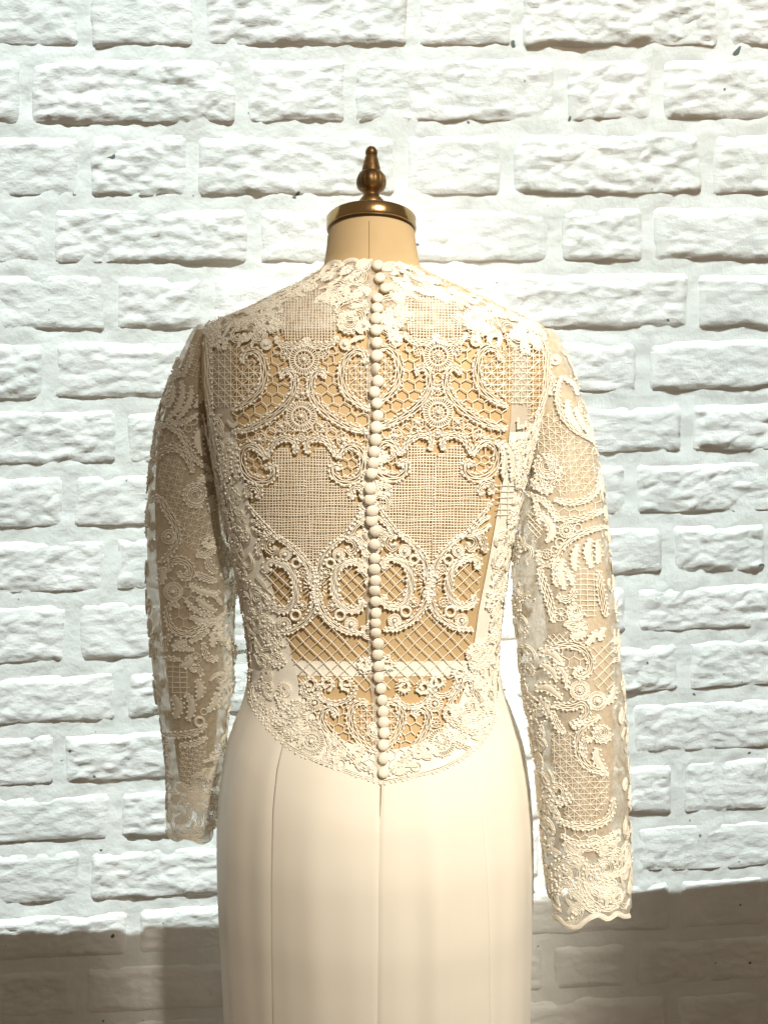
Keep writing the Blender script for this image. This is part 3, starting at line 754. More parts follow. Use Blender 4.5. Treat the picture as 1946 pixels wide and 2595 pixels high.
for ax in SIDES:
    BK.scroll(A([(1440, 850), (1425, 775), (1360, 755), (1298, 800), (1262, 880), (1258, 970), (1285, 1060), (1340, 1120), (1410, 1170), (1478, 1205)], ax), 18, 4, (1, 1))
    BK.star(A([(1440, 800), (1350, 810), (1305, 880), (1300, 970), (1330, 1050), (1400, 1110), (1478, 1155), (1478, 860)], ax))
    BK.scroll(A([(1112, 965), (1128, 930), (1090, 905), (1045, 930), (1022, 990), (1022, 1060), (1050, 1130), (1100, 1190), (1170, 1250), (1250, 1300), (1330, 1340), (1420, 1365), (1476, 1372)], ax), 18, 4, (1, 1), True)
    BK.scroll(A([(965, 655), (990, 690), (1050, 715), (1130, 715), (1195, 685), (1225, 640)], ax), 13, 4, (1, 1), gap=11)
    BK.spiral(*A([(1310, 530)], ax)[0], 27, 1.8, 1.0, ax[1], 9)
    BK.scroll(A([(1215, 470), (1240, 400), (1320, 370), (1420, 400), (1450, 470)], ax), 12, 3, (1, 0))
    for x, y, r in ((1120, 780, 12), (1100, 1330, 14), (1265, 1430, 16)): BK.wheel(*A([(x, y)], ax)[0], r)
    for x, y, r in ((1185, 750, 9.5), (1180, 1375, 12.5)): BK.ring(*A([(x, y)], ax)[0], r)
    BK.rosette(*A([(1282, 705)], ax)[0], 14)
    BK.hexnet(A([(1060, 800), (1215, 760), (1260, 800), (1225, 960), (1260, 1080), (1340, 1150), (1478, 1225), (1478, 1345), (1330, 1320), (1170, 1225), (1060, 1090), (1060, 1000), (1130, 960), (1130, 900)], ax), 17)
    BK.hexnet(A([(955, 1290), (1060, 1230), (1260, 1330), (1478, 1390), (1478, 1440), (1330, 1440), (1160, 1460), (1060, 1390), (955, 1420)], ax), 14)
    # heart panel
    BK.scroll(C3([(862, 185), (838, 125), (855, 65), (920, 38), (1000, 55), (1065, 110), (1105, 185), (1128, 232)], ax), 15, 4, (1, 1), True, 12)
    BK.scroll(C3([(1130, 232), (1185, 140), (1270, 105), (1350, 165), (1372, 280), (1335, 385), (1250, 435), (1155, 430), (1092, 375), (1082, 310), (1125, 295), (1155, 335)], ax), 19, 4, (1, 1), gap=12)
    BK.hexnet(C3([(1150, 200), (1260, 150), (1340, 220), (1330, 340), (1240, 390), (1180, 380), (1140, 290)], ax), 13)
    BK.scroll(C3([(1290, 600), (1252, 545), (1290, 490), (1350, 500), (1370, 560), (1330, 580)], ax), 15, 4, (1, 1), gap=12)
    BK.scroll(C3([(1395, 640), (1330, 760), (1230, 900), (1150, 995)], ax), 6, 2, (1, 1), gap=12)
    BK.scroll(C3([(1390, 800), (1300, 860), (1240, 960), (1340, 930), (1400, 870)], ax), 10, 3, (0, 1))
    BK.weave(C3([(800, 190), (870, 215), (915, 130), (1010, 115), (1090, 230), (1060, 330), (1060, 430), (1150, 480), (1230, 500), (1260, 610), (1375, 650), (1330, 760), (1150, 980), (1000, 1130), (918, 1290), (905, 1290), (855, 900), (800, 400)], ax))
    # rings of scrolls below the heart
    BK.scroll(C3([(1190, 955), (1090, 1030), (1005, 1130), (955, 1240), (942, 1370), (935, 1480), (965, 1600), (1030, 1710), (1120, 1790), (1230, 1845), (1360, 1860)], ax), 15, 4, (1, 1), gap=12)
    BK.scroll(C3([(1330, 1290), (1345, 1225), (1275, 1185), (1180, 1210), (1112, 1290), (1096, 1400), (1112, 1505), (1165, 1592), (1245, 1640), (1330, 1625), (1360, 1565), (1320, 1560)], ax), 18, 6, (1, 1), gap=13, taper=.6)
    BK.scroll(C3([(1200, 990), (1270, 1000), (1300, 1060), (1255, 1110), (1215, 1075), (1240, 1050)], ax), 12, 3, (1, 0))
    BK.scroll(C3([(1280, 960), (1350, 1010), (1380, 1100), (1400, 1140)], ax), 14, 4, (1, 1))
    BK.rosette(*C3([(1140, 1120)], ax)[0], 16); BK.rosette(*C3([(1255, 1772)], ax)[0], 17)
    for x, y, r in ((1060, 1205, 10.5), (1150, 1690, 12)): BK.ring(*C3([(x, y)], ax)[0], r, .0019, name='padded_ring')
    BK.wheel(*C3([(1015, 1295)], ax)[0], 12); BK.wheel(*C3([(1075, 1600)], ax)[0], 12)
    BK.diamond(C3([(1130, 1300), (1200, 1220), (1290, 1250), (1400, 1230), (1400, 1640), (1230, 1640), (1130, 1540)], ax), 22)
    mbx = MB()
    for k_ in range(9):
        q = R(-80 + 20 * k_); x0, y0 = 955, 1430
        cord(mbx, BK.mp, np.array(C3([(x0 + f * 45 * math.cos(q), y0 + f * 75 * math.sin(q)) for f in (.9, 1.3, 1.7)], ax)), .0009, .0008)
    mbx.build('sunburst', M['thread'], bodice)
for fx, dy in ((axis_l, 0), (axis_r, -10)):
    BK.rosette(fx(912), 912 + dy, 38); BK.rosette(fx(1055), 1055 + dy, 38)
    BK.ring(fx(967), 967 + dy, 10.5); BK.wheel(fx(998), 998 + dy, 14); BK.wheel(fx(1108), 1108 + dy, 10)
    BK.scroll([(fx(1440) , 1440 + dy * .5), (fx(1470) + 3, 1470), (fx(1500) - 2, 1500), (fx(1530), 1528)], 9, 4, (1, 1), gap=10)
# upper woven panels
BK.weave([(450 + x / 3.016, 640 + y / 3.016) for x, y in ((770, 530), (775, 430), (900, 310), (1020, 235), (1230, 390), (1210, 560), (1220, 640), (1150, 700), (1060, 690), (980, 640), (900, 690), (820, 680))])
BK.weave([(900 + x / 3.016, 640 + y / 3.016) for x, y in ((375, 430), (400, 340), (560, 290), (800, 380), (820, 520), (830, 620), (770, 680), (690, 690), (620, 640), (560, 680), (470, 690), (400, 600))])
# diamond net over the waist
D5 = lambda pts: [(600 + x / 2.37, 1550 + y / 2.37) for x, y in pts]
BK.diamond(D5([(290, 150), (380, 130), (470, -60), (600, 120), (770, 190), (800, 150), (870, 150), (1000, 150), (1160, -60), (1230, 60), (1330, 120), (1430, 120), (1400, 300), (1330, 400), (1180, 420), (1100, 450), (980, 430), (900, 480), (760, 480), (640, 420), (520, 430), (380, 430)]), 25)
for x, y in ((440, 428), (540, 432), (662, 428), (770, 310), (912, 310), (1000, 450), (1120, 450), (1208, 422), (1330, 372)):
    p = D5([(x, y)])[0]; BK.spiral(*p, 18, 1.2, random.random() * 6, random.choice((-1, 1)), 5)
for pts in ([(390, 420), (405, 490), (450, 510), (490, 480)], [(492, 430), (515, 520), (600, 550), (690, 510), (722, 440)], [(950, 500), (1000, 560), (1070, 570), (1140, 530), (1162, 450)], [(1170, 440), (1200, 500), (1280, 490), (1320, 410)], [(1370, 350), (1340, 450), (1270, 560), (1240, 620)]):
    BK.scroll(D5(pts), 10, 3, (1, 1), True, 12)
BK.rosette(*D5([(470, 547)])[0], 21); BK.rosette(*D5([(1187, 552)])[0], 21)
BK.scroll(D5([(790, 560), (755, 540), (700, 565), (682, 640), (700, 715), (760, 790), (845, 850)]), 17, 4)
BK.scroll(D5([(890, 560), (925, 540), (972, 565), (992, 640), (965, 725), (915, 800), (870, 850)]), 17, 4)
BK.star(D5([(800, 540), (740, 570), (715, 650), (740, 730), (830, 820), (870, 820), (950, 720), (970, 640), (940, 570), (880, 540)]), 15)
BK.scroll(D5([(575, 630), (602, 605), (570, 578), (524, 596), (512, 655), (550, 720), (620, 800), (720, 900), (835, 965)]), 18, 4, (1, 1), True)
BK.scroll(D5([(1085, 635), (1062, 605), (1110, 582), (1152, 630), (1130, 720), (1065, 830), (985, 910), (905, 975)]), 18, 4, (1, 1), True)
BK.hexnet(D5([(590, 560), (680, 570), (680, 640), (700, 740), (770, 810), (850, 880), (850, 960), (720, 870), (600, 740), (550, 680)]), 15)
BK.hexnet(D5([(990, 580), (1070, 560), (1110, 680), (1040, 800), (900, 950), (890, 860), (960, 760), (1000, 660)]), 15)
BK.rosette(*D5([(450, 780)])[0], 33); BK.rosette(*D5([(1228, 785)])[0], 36)
for x, y, r in ((460, 625, 10), (620, 915, 13), (1075, 930, 12), (1190, 615, 10), (640, 250, 1)): 
    if r > 2: BK.ring(*D5([(x, y)])[0], r)
for x, y in ((470, 670), (1195, 665), (555, 870), (1030, 985), (1340, 790)): BK.wheel(*D5([(x, y)])[0], 13)
BK.hexnet(D5([(1290, 560), (1390, 520), (1550, 560), (1520, 680), (1400, 690), (1300, 640)]), 15)
BK.hexnet(D5([(120, 560), (250, 600), (380, 660), (300, 760), (200, 680)]), 15)
for pts in ([(100, 500), (120, 580), (180, 630), (290, 590)], [(130, 620), (220, 700), (320, 690), (390, 650)], [(240, 750), (330, 750), (390, 700)], [(1240, 620), (1320, 680), (1420, 720), (1500, 720)], [(1280, 560), (1340, 650), (1440, 690), (1530, 640)], [(1380, 250), (1420, 210), (1480, 230), (1490, 300), (1430, 330), (1390, 300)], [(1400, 400), (1440, 500), (1500, 580), (1560, 600)]):
    BK.scroll(D5(pts), 14, 4, (1, 1), False, 12)
BK.spiral(*D5([(1440, 255)])[0], 26, 1.8); BK.spiral(*D5([(245, 285)])[0], 17, 1.6); BK.spiral(*D5([(365, 575)])[0], 20, 1.6)
# lower edge of the lace along the skirt
BK.scroll(LEpx[1:-1], 8, 3, (0, 1), gap=15, taper=.9, name='lace_edge')
# neckline scallops
N8 = lambda pts: [(780 + x / 5.18, 340 + y / 5.18) for x, y in pts]
for pts in ([(170, 1860), (230, 1770), (320, 1690), (400, 1680), (445, 1720)], [(435, 1740), (480, 1690), (560, 1655), (640, 1665), (705, 1740)], [(700, 1760), (740, 1710), (800, 1670), (850, 1665)],
            [(990, 1760), (1030, 1710), (1090, 1700), (1180, 1730), (1260, 1790)], [(1240, 1780), (1270, 1745), (1350, 1760), (1430, 1800), (1500, 1850)]):
    BK.scroll(N8(pts), 8, 4, (0, 0), taper=.7, name='neckline_scallop')
# crowded yoke, shoulders, placket and sides
A0 = lambda pts: [(450 + x / 3.016, 640 + y / 3.016) for x, y in pts]; B0 = lambda pts: [(900 + x / 3.016, 640 + y / 3.016) for x, y in pts]
BK.scatter_px(A0([(1130, 110), (1260, 70), (1480, 90), (1480, 370), (1230, 380), (1130, 330), (1010, 250), (1000, 230)]), 26)
BK.scatter_px(A0([(1000, 240), (960, 300), (790, 430), (780, 620), (700, 660), (480, 680), (200, 680), (170, 560), (330, 510), (620, 400), (860, 280)]), 46)
BK.scatter_px(B0([(220, 100), (400, 110), (560, 190), (720, 270), (760, 380), (560, 310), (420, 320), (230, 380)]), 26)
BK.scatter_px(B0([(700, 280), (900, 350), (1150, 460), (1500, 600), (1420, 720), (1200, 660), (960, 680), (830, 610), (800, 400)]), 46)
BK.spiral(*A0([(690, 535)])[0], 27, 1.8, 2, 1, 9); BK.spiral(*B0([(955, 540)])[0], 30, 1.8, 2, -1, 9); 
BK.scatter_px(A0([(1225, 390), (1470, 390), (1470, 660), (1330, 690), (1225, 620)]), 9)
BK.scatter_px(B0([(215, 390), (390, 390), (390, 650), (300, 680), (215, 640)]), 9)
BK.scatter_px(A0([(880, 330), (1000, 240), (1220, 380), (1210, 420), (1010, 290), (900, 350)]), 10)
BK.scatter_px(B0([(400, 330), (560, 280), (800, 370), (790, 410), (560, 320), (420, 360)]), 10)
BK.scatter_px(A0([(180, 560), (400, 520), (420, 700), (200, 740)]), 9)
BK.scatter_px(B0([(1180, 600), (1480, 620), (1440, 760), (1180, 720)]), 9)
BK.scatter_px([(925, 1110), (945, 1110), (940, 1340), (948, 1700), (960, 1960), (945, 1960), (930, 1700), (920, 1340)], 26)
BK.scatter_px([(962, 1120), (985, 1130), (972, 1280), (965, 1280)], 8)
zw = zrow(1440)
BK.scatter(torso, lambda z: phiL(z) - .60, lambda z: phiL(z) - .10, zrow(1560), zrow(930), 115)
BK.scatter(torso, lambda z: phiR(z) + .10, lambda z: phiR(z) + .60, zrow(1560), zrow(930), 115)
BK.scatter(torso, lambda z: -math.pi, lambda z: -math.pi + .5, zrow(1500), zrow(900), 60)
BK.scatter(torso, lambda z: -.5, lambda z: 0., zrow(1500), zrow(900), 60)
BK.scatter_px(D5([(110, 560), (300, 560), (420, 640), (640, 830), (830, 960), (830, 1000), (500, 890), (330, 810), (180, 660)]), 16)
BK.scatter_px(D5([(920, 980), (1050, 880), (1180, 680), (1300, 500), (1400, 200), (1550, 300), (1540, 620), (1370, 840), (1180, 940)]), 18)
# feathered scrolls on the wearer's right side of the back and ladder net
P4 = lambda pts: [(930 + x / 3.687, 1100 + y / 3.687) for x, y in pts]
for pts in ([(1190, 60), (1260, 130), (1280, 250), (1260, 400)], [(1250, 60), (1330, 150), (1360, 280), (1340, 420)], [(1330, 80), (1400, 160), (1420, 280), (1400, 420)]): BK.petal(P4(pts), 15, (1, 1))
BK.square(P4([(1200, 440), (1400, 440), (1350, 780), (1190, 780)]), 15)
for pts in ([(210, 130), (170, 220), (180, 330), (200, 430)], [(150, 150), (110, 260), (120, 420)], [(90, 180), (60, 300), (70, 430)]): BK.petal([(550 + x / 3.687, 1100 + y / 3.687) for x, y in pts], 15, (1, 1))
BK.star(A0([(400, 700), (540, 700), (490, 820), (640, 860), (650, 980), (600, 1080), (520, 1150), (400, 1180), (235, 1190), (230, 760)]), 15)
BK.star(B0([(1130, 700), (1450, 720), (1380, 900), (1350, 1180), (1180, 1150), (1020, 1060), (960, 960), (980, 860), (1100, 830)]), 15)
for pts in ([(452, 712), (446, 760), (446, 830), (450, 890), (458, 950), (466, 1000)], [(1168, 720), (1182, 760), (1184, 830), (1172, 890), (1158, 940), (1146, 990)]):
    pp = [(x * DS + 6 * (1 if x < 800 else -1), y * DS) for x, y in pts]; BK.scroll(pp, 16, 5, (1, 0), taper=.8, name='armhole_band')
BK.star([(x * DS, y * DS) for x, y in ((1140, 720), (1180, 740), (1186, 830), (1168, 910), (1140, 930))], 15)
BK.scatter_px([(x * DS, y * DS) for x, y in ((448, 870), (505, 890), (520, 960), (470, 1000))], 10)
BK.scatter_px([(x * DS, y * DS) for x, y in ((1100, 900), (1172, 890), (1145, 1000), (1100, 980))], 10)
BK.scatter(torso, lambda z: .05, lambda z: math.pi - .05, zrow(1500), zrow(640), 150)
V, Fc = torso.grid(zrow(728), zrow(584), 60, 160, .0003); mesh_obj('yoke', V, Fc, M['yoke'], bodice)
BK.scatter_px([(x * DS, y * DS) for x, y in ((905, 586), (960, 612), (1050, 652), (1130, 690), (1190, 716), (1170, 735), (1040, 668), (950, 632), (900, 606))], 26)
BK.scatter_px([(x * DS, y * DS) for x, y in ((700, 586), (645, 612), (560, 656), (480, 694), (440, 706), (452, 726), (570, 676), (660, 628), (705, 604))], 22)
BK.done()
# placket strip left of the buttons
V = []
ys = np.linspace(668, 1985, 150)
bx = lambda y: np.interp(y, [668, 1000, 1114, 1240, 1330, 1440, 1600, 1720, 1800, 1985], [946, 945, 944, 930, 930, 937, 944, 950, 958, 966])
for y in ys:
    for k_ in range(4):
        h = torso.hit(bx(y) + (k_ - 2.2) * 6 + 1.2 * math.sin(y * .09), y); V.append(h[0] + h[1] * (.0005 + .0006 * (k_ in (1, 2))))
mesh_obj('button_placket', V, [(i * 4 + j, i * 4 + j + 1, i * 4 + j + 5, i * 4 + j + 4) for i in range(149) for j in range(3)], M['tulle_dense'], bodice)

# ------------------------------------------------------------------ covered buttons
BT = [(450 + x / 3.016, 640 + y / 3.016) for x, y in ((1530, 115), (1545, 210), (1588, 290), (1528, 367), (1525, 443), (1520, 520), (1517, 607), (1525, 702), (1525, 800), (1522, 895), (1533, 990), (1505, 1072), (1525, 1158), (1530, 1250), (1520, 1338), (1515, 1430))]
BT += [(550 + x / 3.687, 1100 + y / 3.687) for x, y in ((1470, 165), (1460, 268), (1445, 365), (1432, 505), (1430, 605), (1450, 710), (1445, 800), (1480, 895), (1472, 1020), (1475, 1150), (1472, 1250), (1478, 1355), (1475, 1445), (1480, 1550), (1485, 1660), (1483, 1750), (1485, 1840))]
BT += D5([(848, 182), (847, 248), (850, 320), (853, 388), (865, 455), (873, 525), (877, 595), (882, 660), (885, 727), (878, 800), (880, 880), (880, 965)])
V, Fc = lathe([(.0046, .0), (.0062, .0006), (.00655, .0017), (.0063, .0029), (.0054, .0040), (.0036, .0048), (.0016, .0052), (.0003, .0053)], 20)
bme = None
for i, (x, y) in enumerate(BT):
    h = torso.hit(x, y); n = Vector(h[1] + np.array([random.uniform(-.16, .16), 0, random.uniform(-.12, .2)]))
    if i == 9: n = Vector((-.75, -.6, .1))
    q = n.normalized().to_track_quat('Z', 'Y').to_matrix().to_4x4()
    if bme is None:
        o = mesh_obj('button', V, Fc, M['button'], None); bme = o.data
    else:
        o = bpy.data.objects.new('button', bme); sc.collection.objects.link(o)
    s__ = random.uniform(.95, 1.05)
    o.parent = dress; o.matrix_local = Matrix.Translation(Vector(h[0] + h[1] * .0028)) @ q @ Matrix.Scale(s__, 4)

# ------------------------------------------------------------------ sleeves
def sleeve(loft, z0, z1, edge_px, dense):
    # scalloped lower edge: the hem height follows the traced edge on the near side
    hem = []
    for x, y in dens(edge_px, 6):
        h = loft.hit(x, y)
        if h: hem.append((loft.phi(h[0]), h[0][2]))
    hem = np.array(sorted(hem)) if hem else np.array([(0, z0)])
    nphi, nz = 120, 150; V = []
    for i in range(nz):
        t = i / (nz - 1)
        for j in range(nphi):
            ph = -math.pi + 2 * math.pi * j / nphi
            zb = np.interp(ph, hem[:, 0], hem[:, 1], left=None, right=None) if hem[0, 0] <= ph <= hem[-1, 0] else hem[:, 1].mean() + .004 * abs(math.sin(ph * 9))
            z = zb + (z1 - zb) * t
            V.append(loft.P(ph, z, -.0006 + .0012 * noise.noise(Vector((ph * 3, z * 25, 1)))))
    Fc = [(i * nphi + j, i * nphi + (j + 1) % nphi, (i + 1) * nphi + (j + 1) % nphi, (i + 1) * nphi + j) for i in range(nz - 1) for j in range(nphi)]
    return mesh_obj('sleeve', np.array(V), Fc, M['tulle'], dress)
L6 = lambda pts: [(360 + x / 3.16, 800 + y / 3.16) for x, y in pts]
L7 = lambda pts: [(360 + x / 3.16, 1450 + y / 3.16) for x, y in pts]
R1 = lambda pts: [(1280 + x / 2.764, 800 + y / 2.764) for x, y in pts]
R2 = lambda pts: [(1280 + x / 2.764, 1550 + y / 2.764) for x, y in pts]
edge_left = L7([(205, 2060), (230, 2110), (280, 2140), (330, 2120), (400, 2130), (480, 2160), (540, 2130), (560, 2050), (600, 2010), (640, 1980)])
edge_right = R2([(310, 2130), (370, 2150), (420, 2190), (500, 2210), (560, 2165), (640, 2125), (720, 2150), (780, 2115), (830, 2135), (870, 2130)])
sleeve_l = sleeve(sl_l, *ZL, edge_left, False)
sleeve_r = sleeve(sl_r, *ZR, edge_right, True)

SL = Lace(sleeve_l, Px(sl_l)); r3 = 1 / 3.16
SL.square(L6([(400, 210), (470, 160), (465, 430), (440, 520), (330, 490), (370, 330)]), 13, rot=18)
for pts, w_ in (([(320, 520), (330, 620), (290, 740), (220, 820)], 14), ([(395, 560), (390, 660), (340, 760), (280, 830)], 14), ([(480, 470), (508, 560), (470, 650), (420, 740)], 15), ([(210, 520), (190, 640), (185, 720)], 14), ([(260, 560), (250, 650), (215, 740)], 12), ([(540, 890), (470, 930), (450, 1010), (490, 1120)], 22), ([(440, 1330), (500, 1300), (570, 1310)], 17), ([(545, 1440), (560, 1500), (545, 1580)], 18), ([(165, 2010), (170, 2080), (165, 2150)], 18)):
    SL.petal(L6(pts), w_, (1, 1))
for pts, w_ in (([(200, 830), (300, 862), (400, 820), (440, 790)], 10), ([(120, 890), (200, 880), (280, 920), (340, 990), (390, 1090), (450, 1170), (540, 1230)], 12), ([(110, 1180), (170, 1090), (260, 1060), (330, 1090), (380, 1170), (410, 1260)], 14),
               ([(60, 1490), (140, 1460), (200, 1560), (260, 1660), (288, 1790), (230, 1900), (150, 1980)], 15), ([(430, 1920), (520, 1910), (610, 1850)], 13), ([(210, 2050), (240, 1970), (320, 1960), (385, 2010), (390, 2080), (330, 2090), (290, 2050)], 18), ([(430, 2060), (500, 2100), (600, 2130)], 14), ([(520, 1930), (540, 2010), (600, 2060)], 16), ([(200, 330), (250, 430), (330, 470), (400, 330), (400, 230)], 10)):
    SL.scroll(L6(pts), w_, 4, (1, 1), gap=12)
for x, y, r in ((412, 845, 10), (457, 805, 8), (325, 895, 8), (372, 905, 9)): SL.ring(*L6([(x, y)])[0], r)
SL.star(L6([(200, 1110), (300, 1130), (360, 1220), (330, 1350), (360, 1470), (480, 1510), (590, 1590), (600, 1820), (460, 1900), (300, 1830), (270, 1650), (180, 1480), (130, 1350), (130, 1200)]), 15, rot=12)
SL.hexnet(L6([(150, 950), (290, 960), (370, 1060), (330, 1080), (160, 1050)]), 12)
SL.spiral(*L6([(430, 1430)])[0], 30, 2, 1, 1, 9); SL.rosette(*L6([(220, 1770)])[0], 19)
SL.rosette(*L7([(255, 155)])[0], 24)
SL.hexnet(L7([(220, 40), (440, 40), (440, 240), (230, 240)]), 16); SL.hexnet(L7([(250, 290), (360, 280), (450, 400), (440, 470), (290, 470)]), 16)
for pts, w_ in (([(380, 90), (450, 140), (560, 170), (630, 160)], 17), ([(440, 200), (500, 260), (600, 320)], 17), ([(390, 355), (480, 390), (620, 370)], 18), ([(350, 210), (400, 280), (490, 330), (570, 340)], 12), ([(365, 560), (310, 570), (245, 605)], 20), ([(440, 850), (470, 930), (450, 1020)], 19), ([(250, 990), (300, 1070), (270, 1170)], 22), ([(350, 970), (400, 1040), (390, 1130), (365, 1190)], 18), ([(370, 660), (385, 720), (310, 750)], 20), ([(560, 480), (570, 540), (560, 600)], 16), ([(600, 960), (570, 1060), (520, 1120)], 16)):
    SL.petal(L7(pts), w_, (1, 1))
for pts, w_ in (([(300, 290), (270, 250), (215, 280), (210, 370), (240, 440), (310, 488), (400, 490), (470, 440), (580, 410)], 14), ([(180, 690), (240, 690), (310, 705)], 9), ([(250, 615), (340, 610), (420, 625)], 10), ([(390, 790), (440, 765), (485, 830)], 13), ([(180, 1290), (320, 1300), (450, 1270), (520, 1210)], 13), ([(300, 1385), (420, 1370), (520, 1320)], 12),
               ([(490, 560), (510, 660), (560, 700), (610, 680)], 13), ([(240, 500), (190, 560), (190, 640)], 13), ([(380, 560), (450, 520), (540, 460)], 12)):
    SL.scroll(L7(pts), w_, 4, (1, 1), gap=12)
SL.square(L7([(180, 700), (290, 710), (390, 760), (370, 850), (400, 940), (330, 1010), (230, 960)]), 13, .0006)
SL.wheel(*L7([(430, 690)])[0], 14); SL.ring(*L7([(495, 1115)])[0], 8, .001); SL.ring(*L7([(460, 1195)])[0], 11, .0022, name='padded_ring')
SL.hexnet(L7([(310, 1290), (520, 1240), (520, 1340), (320, 1380)]), 15); SL.star(L7([(300, 1395), (520, 1345), (520, 1640), (470, 1760), (330, 1760), (300, 1600)]), 11, rot=8)
for pts in ([(410, 1840), (500, 1890), (525, 1990), (475, 2085), (370, 2118), (290, 2100)], [(410, 1880), (465, 1930), (450, 2020), (380, 2065), (310, 2045), (295, 1980), (340, 1930)], [(250, 1800), (330, 1820), (380, 1900), (360, 1980), (300, 2000)], [(220, 1840), (240, 1960), (260, 2060)], [(540, 1800), (590, 1880), (580, 1980)], [(220, 1750), (330, 1780), (450, 1760), (620, 1800)]):
    SL.scroll(L7(pts), 13, 4, (0, 0), taper=.6)
SL.scroll(edge_left, 9, 4, (0, 0), taper=.9, name='cuff_edge')
SL.scatter(sl_l, lambda z: -math.pi * 1.1, lambda z: -math.pi * .78, ZL[0] + .02, zrow(780), 95)
SL.scatter(sl_l, lambda z: -math.pi * .27, lambda z: .25, ZL[0] + .03, zrow(1150), 70)
SL.scatter(sl_l, lambda z: .3, lambda z: math.pi * .9, ZL[0] + .02, zrow(800), 110)
SL.scatter_px(L7([(200, 1650), (320, 1640), (620, 1640), (640, 1960), (540, 2100), (240, 2080)]), 26)
SL.done()

SR = Lace(sleeve_r, Px(sl_r))
SR.star(R1([(200, 880), (250, 700), (330, 640), (400, 760), (500, 850), (600, 890), (640, 1100), (600, 1250), (380, 1270), (350, 1180), (390, 1060), (250, 980)]), 15, rot=-5)
for pts, w_ in (([(430, 590), (450, 700), (520, 800)], 19), ([(490, 640), (540, 760), (610, 830)], 17), ([(400, 430), (480, 480), (500, 560)], 14), ([(250, 1380), (310, 1450), (330, 1520), (290, 1590)], 22), ([(595, 1560), (575, 1650), (600, 1770)], 20), ([(505, 1600), (482, 1700), (490, 1790)], 18), ([(400, 1700), (388, 1800), (420, 1920)], 20), ([(420, 1770), (460, 1830), (470, 1890)], 14), ([(640, 1570), (650, 1660), (640, 1740)], 16), ([(540, 450), (560, 560), (590, 650)], 15), ([(230, 1200), (290, 1230), (340, 1200)], 15)):
    SR.petal(R1(pts), w_, (1, 1))
for pts, w_ in (([(390, 420), (362, 560), (400, 700), (470, 790), (560, 850), (605, 880)], 11), ([(180, 1180), (260, 1200), (340, 1150), (400, 1060)], 13), ([(340, 1290), (440, 1310), (560, 1290), (640, 1210), (662, 1080)], 13), ([(330, 1415), (450, 1430), (560, 1410), (700, 1360)], 13), ([(170, 1250), (280, 1310), (360, 1420)], 12), ([(210, 1290), (235, 1400), (240, 1460)], 10),
               ([(235, 1640), (240, 1720), (300, 1745), (350, 1700), (400, 1620), (480, 1550), (600, 1500), (710, 1480)], 13), ([(350, 1700), (348, 1800), (360, 1900)], 12), ([(360, 1960), (420, 1990), (475, 1955), (470, 1905)], 15), ([(240, 1760), (270, 1880), (310, 2000), (340, 2150)], 16), ([(650, 1780), (660, 1900), (680, 2010), (700, 2110)], 16), ([(250, 360), (215, 440), (230, 520), (290, 540), (330, 480), (310, 400)], 14), ([(240, 620), (250, 560), (330, 540)], 10)):
    SR.scroll(R1(pts), w_, 4, (1, 1), gap=12)
SR.hexnet(R1([(340, 1310), (450, 1325), (680, 1230), (690, 1360), (450, 1420), (350, 1400)]), 15)
SR.spiral(*R1([(290, 1050)])[0], 29, 2, 1, 1, 9); SR.spiral(*R1([(235, 1165)])[0], 16); SR.spiral(*R1([(485, 2070)])[0], 19); SR.spiral(*R1([(270, 420)])[0], 20)
SR.diamond(R1([(150, 1380), (210, 1340), (270, 1500), (220, 1600), (150, 1500)]), 11); SR.rosette(*R1([(425, 1505)])[0], 19)
for x, y, r in ((505, 1485, 9), (380, 1590, 10.5), (340, 1640, 8)): SR.ring(*R1([(x, y)])[0], r, .001)
SR.wheel(*R1([(290, 1670)])[0], 12); SR.wheel(*R1([(385, 2095)])[0], 16); SR.rosette(*R1([(350, 310)])[0], 14)
SR.square(R1([(510, 1740), (640, 1800), (660, 1960), (640, 2120), (540, 2110), (440, 1970), (480, 1860)]), 13, .0006)
SR.scroll(R2([(410, 100), (460, 70), (560, 92), (480, 120), (430, 105)]), 14, 4, (0, 0)); 
for pts, w_ in (([(450, 170), (510, 165), (570, 135)], 20), ([(565, 230), (600, 190), (640, 130)], 16), ([(655, 205), (670, 150), (690, 110)], 14), ([(230, 280), (330, 290), (410, 370)], 22), ([(250, 360), (330, 410), (365, 490)], 20), ([(340, 350), (420, 440), (432, 550)], 14), ([(210, 540), (300, 530), (400, 610)], 22), ([(640, 950), (640, 1030), (700, 1120)], 21), ([(230, 600), (290, 660), (310, 750)], 18), ([(690, 640), (740, 600), (760, 520)], 16)):
    SR.petal(R2(pts), w_, (1, 1))
SR.diamond(R2([(280, 220), (300, 160), (440, 140), (440, 200), (350, 240)]), 12); SR.hexnet(R2([(360, 270), (450, 245), (540, 290), (560, 400), (480, 470), (500, 620), (420, 620), (400, 400)]), 17)
for pts, w_ in (([(250, 270), (360, 240), (460, 230), (550, 270), (592, 350), (570, 430), (512, 452), (488, 412), (535, 395)], 16), ([(330, 650), (450, 665), (535, 640), (570, 690), (530, 760), (450, 785)], 18), ([(660, 730), (560, 800), (510, 880), (520, 1000), (590, 1090), (720, 1140)], 16), ([(610, 900), (562, 895), (540, 960), (560, 1020)], 14), ([(380, 1460), (480, 1500), (600, 1500), (720, 1440), (755, 1300)], 14), ([(390, 1560), (500, 1618), (650, 1610), (800, 1530)], 12),
               ([(330, 700), (370, 800), (420, 850)], 14), ([(330, 1300), (420, 1330), (470, 1300)], 14), ([(470, 820), (500, 790), (560, 770)], 12)):
    SR.scroll(R2(pts), w_, 4, (1, 1), gap=12)
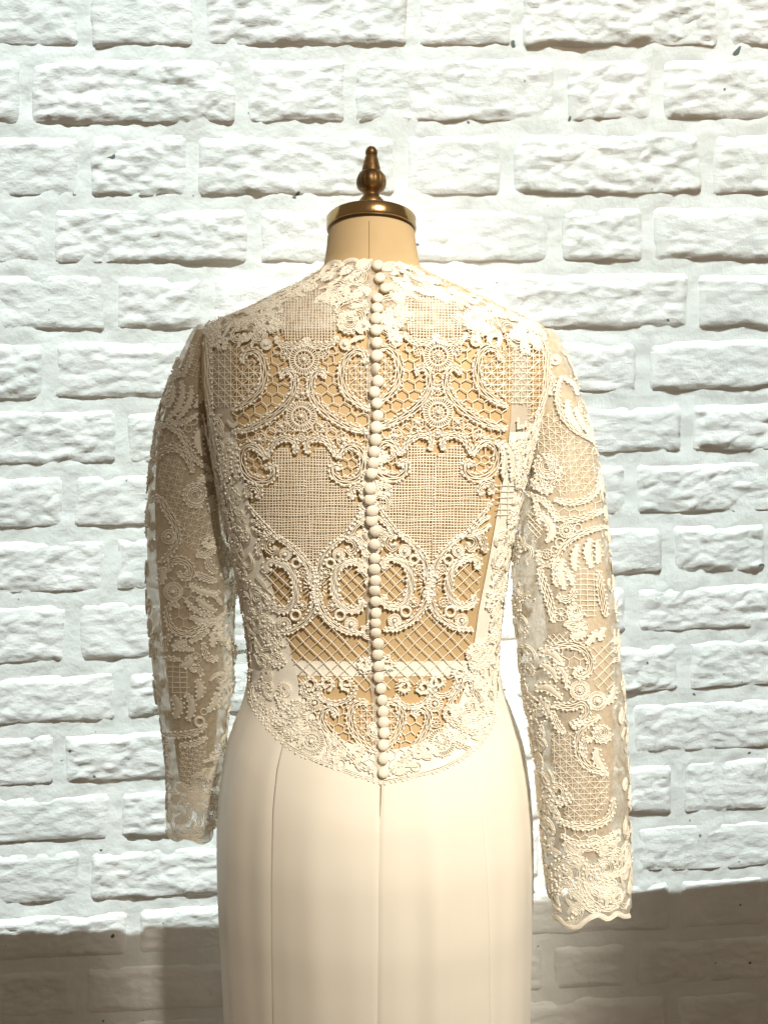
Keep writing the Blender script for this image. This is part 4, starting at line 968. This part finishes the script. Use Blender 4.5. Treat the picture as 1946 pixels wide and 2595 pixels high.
SR.diamond(R2([(600, 250), (760, 190), (770, 560), (700, 560), (640, 540), (590, 450)]), 20)
SR.rosette(*R2([(520, 550)])[0], 25); SR.rosette(*R2([(640, 625)])[0], 24)
SR.star(R2([(320, 840), (490, 830), (500, 1000), (600, 1120), (730, 1150), (730, 1330), (640, 1450), (500, 1500), (400, 1440), (430, 1290), (330, 1200)]), 14, rot=-3)
SR.spiral(*R2([(670, 850)])[0], 22, 1.8); SR.spiral(*R2([(360, 1270)])[0], 31, 1.8)
SR.hexnet(R2([(380, 1500), (500, 1530), (640, 1530), (660, 1590), (480, 1620), (390, 1570)]), 15)
for pts in ([(330, 1790), (420, 1735), (520, 1720)], [(330, 1850), (420, 1790), (540, 1760)], [(560, 1720), (520, 1850), (560, 1990), (680, 2080), (790, 2060)], [(590, 1760), (570, 1870), (620, 1960), (720, 1990), (810, 1950)], [(630, 1790), (620, 1870), (680, 1930), (780, 1900)], [(340, 1950), (430, 1880), (480, 1960), (560, 2060), (660, 2110)], [(430, 2165), (490, 2160), (522, 2110), (480, 2080), (440, 2110)], [(500, 1660), (640, 1650), (800, 1590)], [(650, 1700), (740, 1690), (820, 1750), (790, 1830), (720, 1850)]):
    SR.scroll(R2(pts), 14, 4, (1, 0), taper=.6, gap=12)
SR.spiral(*R2([(700, 1800)])[0], 28, 1.8)
SR.scroll(edge_right, 10, 5, (0, 0), taper=.9, name='cuff_edge')
SR.scatter(sl_r, lambda z: -math.pi * .22, lambda z: math.pi * .12, ZR[0] + .03, zrow(760), 130)
SR.scatter(sl_r, lambda z: -math.pi * 1.1, lambda z: -math.pi * .78, ZR[0] + .03, zrow(1150), 90)
SR.scatter(sl_r, lambda z: .4, lambda z: math.pi * .85, ZR[0] + .03, zrow(800), 120)
SR.scatter_px(R2([(300, 1650), (520, 1640), (860, 1560), (870, 2090), (700, 2100), (540, 2120), (400, 2150), (310, 2080)]), 46)
SR.scatter_px(R2([(110, 560), (230, 560), (320, 900), (320, 1250), (380, 1500), (300, 1650), (260, 1650), (200, 1200)]), 40)
SR.done()
